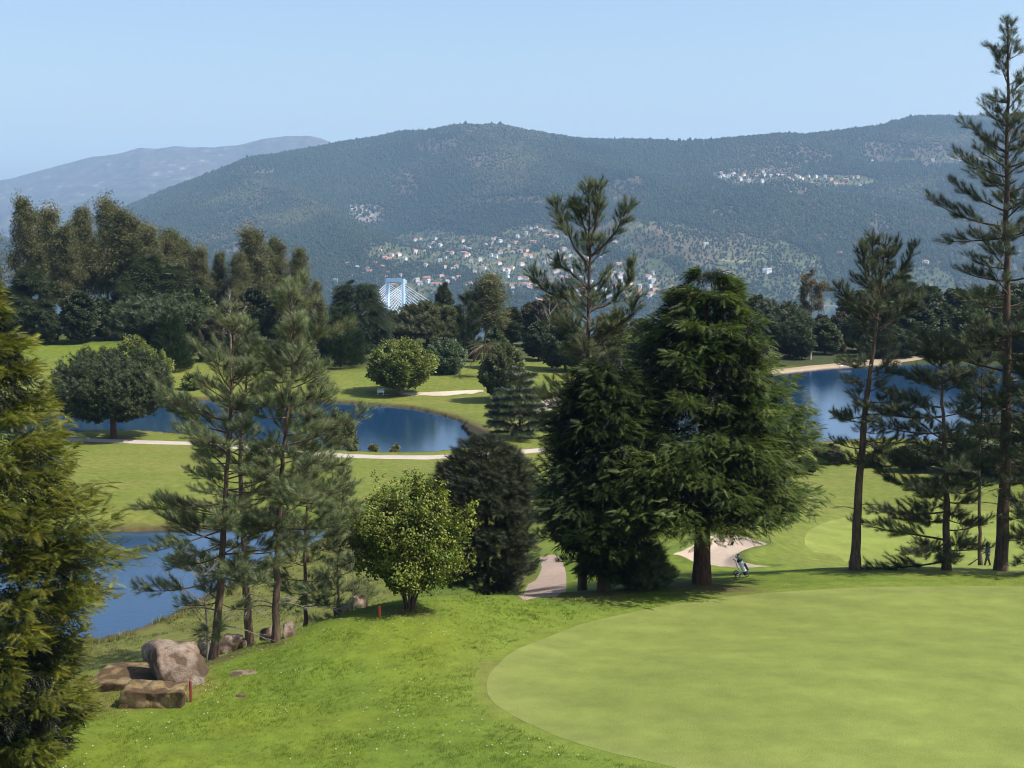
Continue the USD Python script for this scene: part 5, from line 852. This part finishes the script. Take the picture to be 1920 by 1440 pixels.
# ---- golfer on the lower green
def person():
    b = hit(1851, 1066); d = 96.; b = np.array([at_d(1851, 1066, d)[0], d, zat(at_d(1851, 1066, d)[0], d)])
    o = thing('person', 'person in dark jacket and trousers walking past the tallest pine trunk', 'person', b)
    def chain(pts, n=16):
        M = m3.Manifold()
        for (p, r), (q, s) in zip(pts[:-1], pts[1:]): M += m3.Manifold.batch_hull([m3.Manifold.sphere(r, n).translate(p), m3.Manifold.sphere(s, n).translate(q)])
        return M
    def fin(M, l=.03):
        me = M.refine_to_length(l).to_mesh(); t = trimesh.Trimesh(me.vert_properties[:, :3], me.tri_verts); trimesh.smoothing.filter_taubin(t, iterations=6); return tri(t)
    body = chain([((0, 0, .92), .15), ((0, 0, 1.15), .145), ((0, 0, 1.36), .15), ((-.02, 0, 1.50), .062), ((-.03, 0, 1.58), .06)])
    body += m3.Manifold.batch_hull([m3.Manifold.sphere(.075, 16).translate((0, y, 1.40)) for y in (-.17, .17)] + [m3.Manifold.sphere(.12, 16).translate((0, 0, 1.28))])
    body += m3.Manifold.batch_hull([m3.Manifold.sphere(.095, 18).translate((-.03, 0, 1.68)), m3.Manifold.sphere(.075, 16).translate((-.055, 0, 1.60))]) + m3.Manifold.sphere(.018, 8).translate((-.135, 0, 1.645)) + m3.Manifold.sphere(.025, 8).translate((-.03, -.092, 1.65)) + m3.Manifold.sphere(.025, 8).translate((-.03, .092, 1.65))
    legs = m3.Manifold()
    for y, fx_, kx in ((-.1, -.22, -.14), (.1, .24, .10)):
        legs += chain([((0, y, .90), .095), ((kx, y, .50), .065), ((fx_, y, .10), .042)]) + chain([((fx_, y, .06), .05), ((fx_ - .17, y, .035), .035)])
    arms = chain([((0, -.19, 1.39), .055), ((-.16, -.24, 1.14), .042), ((-.40, -.22, 1.02), .03)]) + chain([((0, .19, 1.39), .055), ((.06, .25, 1.10), .042), ((-.04, .24, .86), .03)])
    for hx, hy, hz_, s in ((-.44, -.22, 1.0, -1), (-.06, .24, .79, 1)):
        arms += m3.Manifold.batch_hull([m3.Manifold.sphere(.022, 10).translate((hx + .03, hy, hz_ + .02)), m3.Manifold.sphere(.024, 10).translate((hx - .02, hy, hz_ - .03))])
        for q in range(4): arms += chain([((hx - .02, hy - .03 + .02 * q, hz_ - .03), .009), ((hx - .045, hy - .03 + .02 * q, hz_ - .065), .0085), ((hx - .03, hy - .03 + .02 * q, hz_ - .09), .008)], 8)
        arms += chain([((hx, hy - .02 * s, hz_), .010), ((hx - .04, hy - .04 * s, hz_ - .02), .009)], 8)
    skin = plain('skin', (.45, .27, .19), .6); part('body', fin(body + legs + arms, .025), skin, o, smooth=True)
    jk = chain([((0, 0, .90), .175), ((0, 0, 1.15), .168), ((0, 0, 1.36), .168)]) + m3.Manifold.batch_hull([m3.Manifold.sphere(.09, 16).translate((0, y, 1.40)) for y in (-.17, .17)] + [m3.Manifold.sphere(.13, 16).translate((0, 0, 1.27))]) + chain([((0, -.19, 1.39), .075), ((-.16, -.24, 1.14), .06), ((-.38, -.22, 1.03), .045)]) + chain([((0, .19, 1.39), .075), ((.06, .25, 1.10), .06), ((-.03, .24, .89), .045)])
    part('jacket', fin(jk, .04), M_NAVY, o, smooth=True)
    tr2 = m3.Manifold()
    for y, fx_, kx in ((-.1, -.22, -.14), (.1, .24, .10)): tr2 += chain([((0, y, .92), .12), ((kx, y, .50), .085), ((fx_, y, .12), .065)])
    part('trousers', fin(tr2, .04), M_DARK, o, smooth=True); 
    sh = m3.Manifold()
    for y, fx_ in ((-.1, -.22), (.1, .24)): sh += chain([((fx_, y, .06), .058), ((fx_ - .18, y, .04), .045)])
    part('shoes', fin(sh, .04), M_DARK, o, smooth=True); part('hair', fin(m3.Manifold.sphere(.105, 18).translate((-.012, 0, 1.70)), .03), plain('dark_hair', (.03, .02, .015), .6), o, smooth=True)
    br_ = thing('fallen_branch', 'bare broken branch leaning on the ground beside the walking person', 'branch', b + [-.5, -.35, 0]); part('limb', T([(0, 0, 1.05), (-.35, 0, .62), (-.75, .05, .3), (-1.15, .05, -.02)], [.02, .035, .05, .06], 7), M_BARK, br_)
    for q in range(6): u = .15 * q; part('twig', T([(-1.15 * u - .1, 0, 1. - .95 * u), (-1.15 * u - .25 + .1 * (q % 2), -.2 + .12 * (q % 3), .85 - .95 * u)], [.018, .006], 5), M_BARK, br_)
person()

# ---- grass: tufts on the rough, daisies, tall grass on the banks
def blade_proto(n, h, w, spread, seed):
    r = np.random.default_rng(seed); v, f = [], []
    for q in range(n):
        a = r.uniform(0, 6.28); p = np.array([math.cos(a), math.sin(a), 0]) * spread * r.random(); d_ = np.array([math.cos(a + r.normal(0, .6)), math.sin(a + r.normal(0, .6)), 0]) * h * r.uniform(.1, .6); s = np.array([-math.sin(a), math.cos(a), 0]) * w; k = len(v)
        hh = h * r.uniform(.6, 1.2); v += [p - s, p + s, p + d_ + np.array([0, 0, hh])]; f.append((k, k + 1, k + 2))
    return np.array(v), np.array(f)
def gp(n, h, w, sp, sd, col): v, f = blade_proto(n, h, w, sp, sd); return v, f, M_LEAF, np.tile(col, (len(v), 1))
rg3 = np.random.default_rng(17); n = 60000; dd = 34 + 26 * rg3.random(n) ** .8; aa = np.radians(rg3.uniform(-22, 22, n)); gx, gy = dd * np.sin(aa), dd * np.cos(aa)
sg_ = sdist(green_main, gx, gy); cl = fbm2(gx, gy, 1.6, 71, 3); kz = (sg_ > .5) & (rg3.random(n) < np.clip((cl - .38) * 4, .12, 1)) & (zbase(gx, gy) > -3.2); gx, gy = gx[kz], gy[kz]; cl = cl[kz]
edge = sstep(-.9, -1.9, zbase(gx, gy)) * (gx < 4); sc = (rg3.uniform(.6, 1.25, len(gx)) * (1 + .9 * edge) * (.6 + .8 * cl))[:, None] * np.ones(3)
tag(inst('rough_grass', [gp(9, .055, .007, .10, 1, (.12, .185, .018)), gp(9, .06, .007, .10, 2, (.165, .21, .020)), gp(8, .05, .007, .12, 3, (.09, .16, .018))], np.column_stack([gx, gy, zfun(gx, gy) - .005]), rg3.integers(0, 3, len(gx)), rg3.uniform(0, 6.28, len(gx)), sc), 'tufted rough grass round the putting green', 'grass', kind='stuff')
n = 900; dd = rg3.uniform(36, 59, n); aa = np.radians(rg3.uniform(-21, 20, n)); gx, gy = dd * np.sin(aa), dd * np.cos(aa); k = (sdist(green_main, gx, gy) > .6) & (fbm2(gx, gy, 4., 77, 3) > .52) & (zbase(gx, gy) > -2.4); gx, gy = gx[k], gy[k]
dv = np.array([(.022 * math.cos(q * .785), .022 * math.sin(q * .785), 0) for q in range(8)] + [(0, 0, .006)]); df = np.array([(q, (q + 1) % 8, 8) for q in range(8)])
tag(inst('daisies', [(dv, df, plain('daisy_white', (.75, .75, .7), .7), None)], np.column_stack([gx, gy, zfun(gx, gy) + .05]), np.zeros(len(gx), int)), 'tiny white daisies scattered over the rough', 'flowers', kind='stuff')
n = 16000; c = pond_left.mean(0); gx, gy = c[0] + rg3.uniform(-5, 26, n), rg3.uniform(62, 122, n); s = sdist(pond_left, gx, gy); zz = zbase(gx, gy); k = (s > .2) & (s < 26) & (zz < -4.) & (fbm2(gx, gy, 2.2, 81, 3) > .46); gx, gy, s = gx[k], gy[k], s[k]
sc = (rg3.uniform(.6, 1.3, len(gx)) * np.where(s < 1.6, 1.8, 1.))[:, None] * np.ones(3)
tag(inst('bank_grass', [gp(12, .16, .012, .22, 4, (.12, .125, .03)), gp(12, .14, .012, .22, 5, (.085, .12, .025)), gp(10, .2, .010, .2, 6, (.17, .15, .07))], np.column_stack([gx, gy, zfun(gx, gy) - .02]), rg3.integers(0, 3, len(gx)), rg3.uniform(0, 6.28, len(gx)), sc), 'long yellowish grass on the banks of the left pond', 'grass', kind='stuff')
b = ground_at(232, 54.); v, f = blade_proto(900, 1.3, .02, 1.1, 9); o = part('grass_clump', (v, f), M_LEAF, tint=np.tile((.05, .065, .028), (len(v), 1)) * np.repeat(np.random.default_rng(1).uniform(.6, 1.4, (len(v) // 3, 1)), 3, 0), kind=None); o.AddTranslateOp().Set(Gf.Vec3d(*map(float, b + [0, 0, .4]))); tag(o, 'dark clump of tall reedy grass between golden cedar and boulder', 'grass clump')
# ------------------------------------------------------------------ air
hz = part('haze', box((-15200, -15000, SEA - 3), (15200, 15600, 900)), mat('air', {'v': ('principled_volume', dict(color=HAZE_C, density=HAZE_D, anisotropy=.1))}, volume='v.volume'))
tag(hz, 'thin blue haze in the air over the valley', 'haze', kind='stuff')
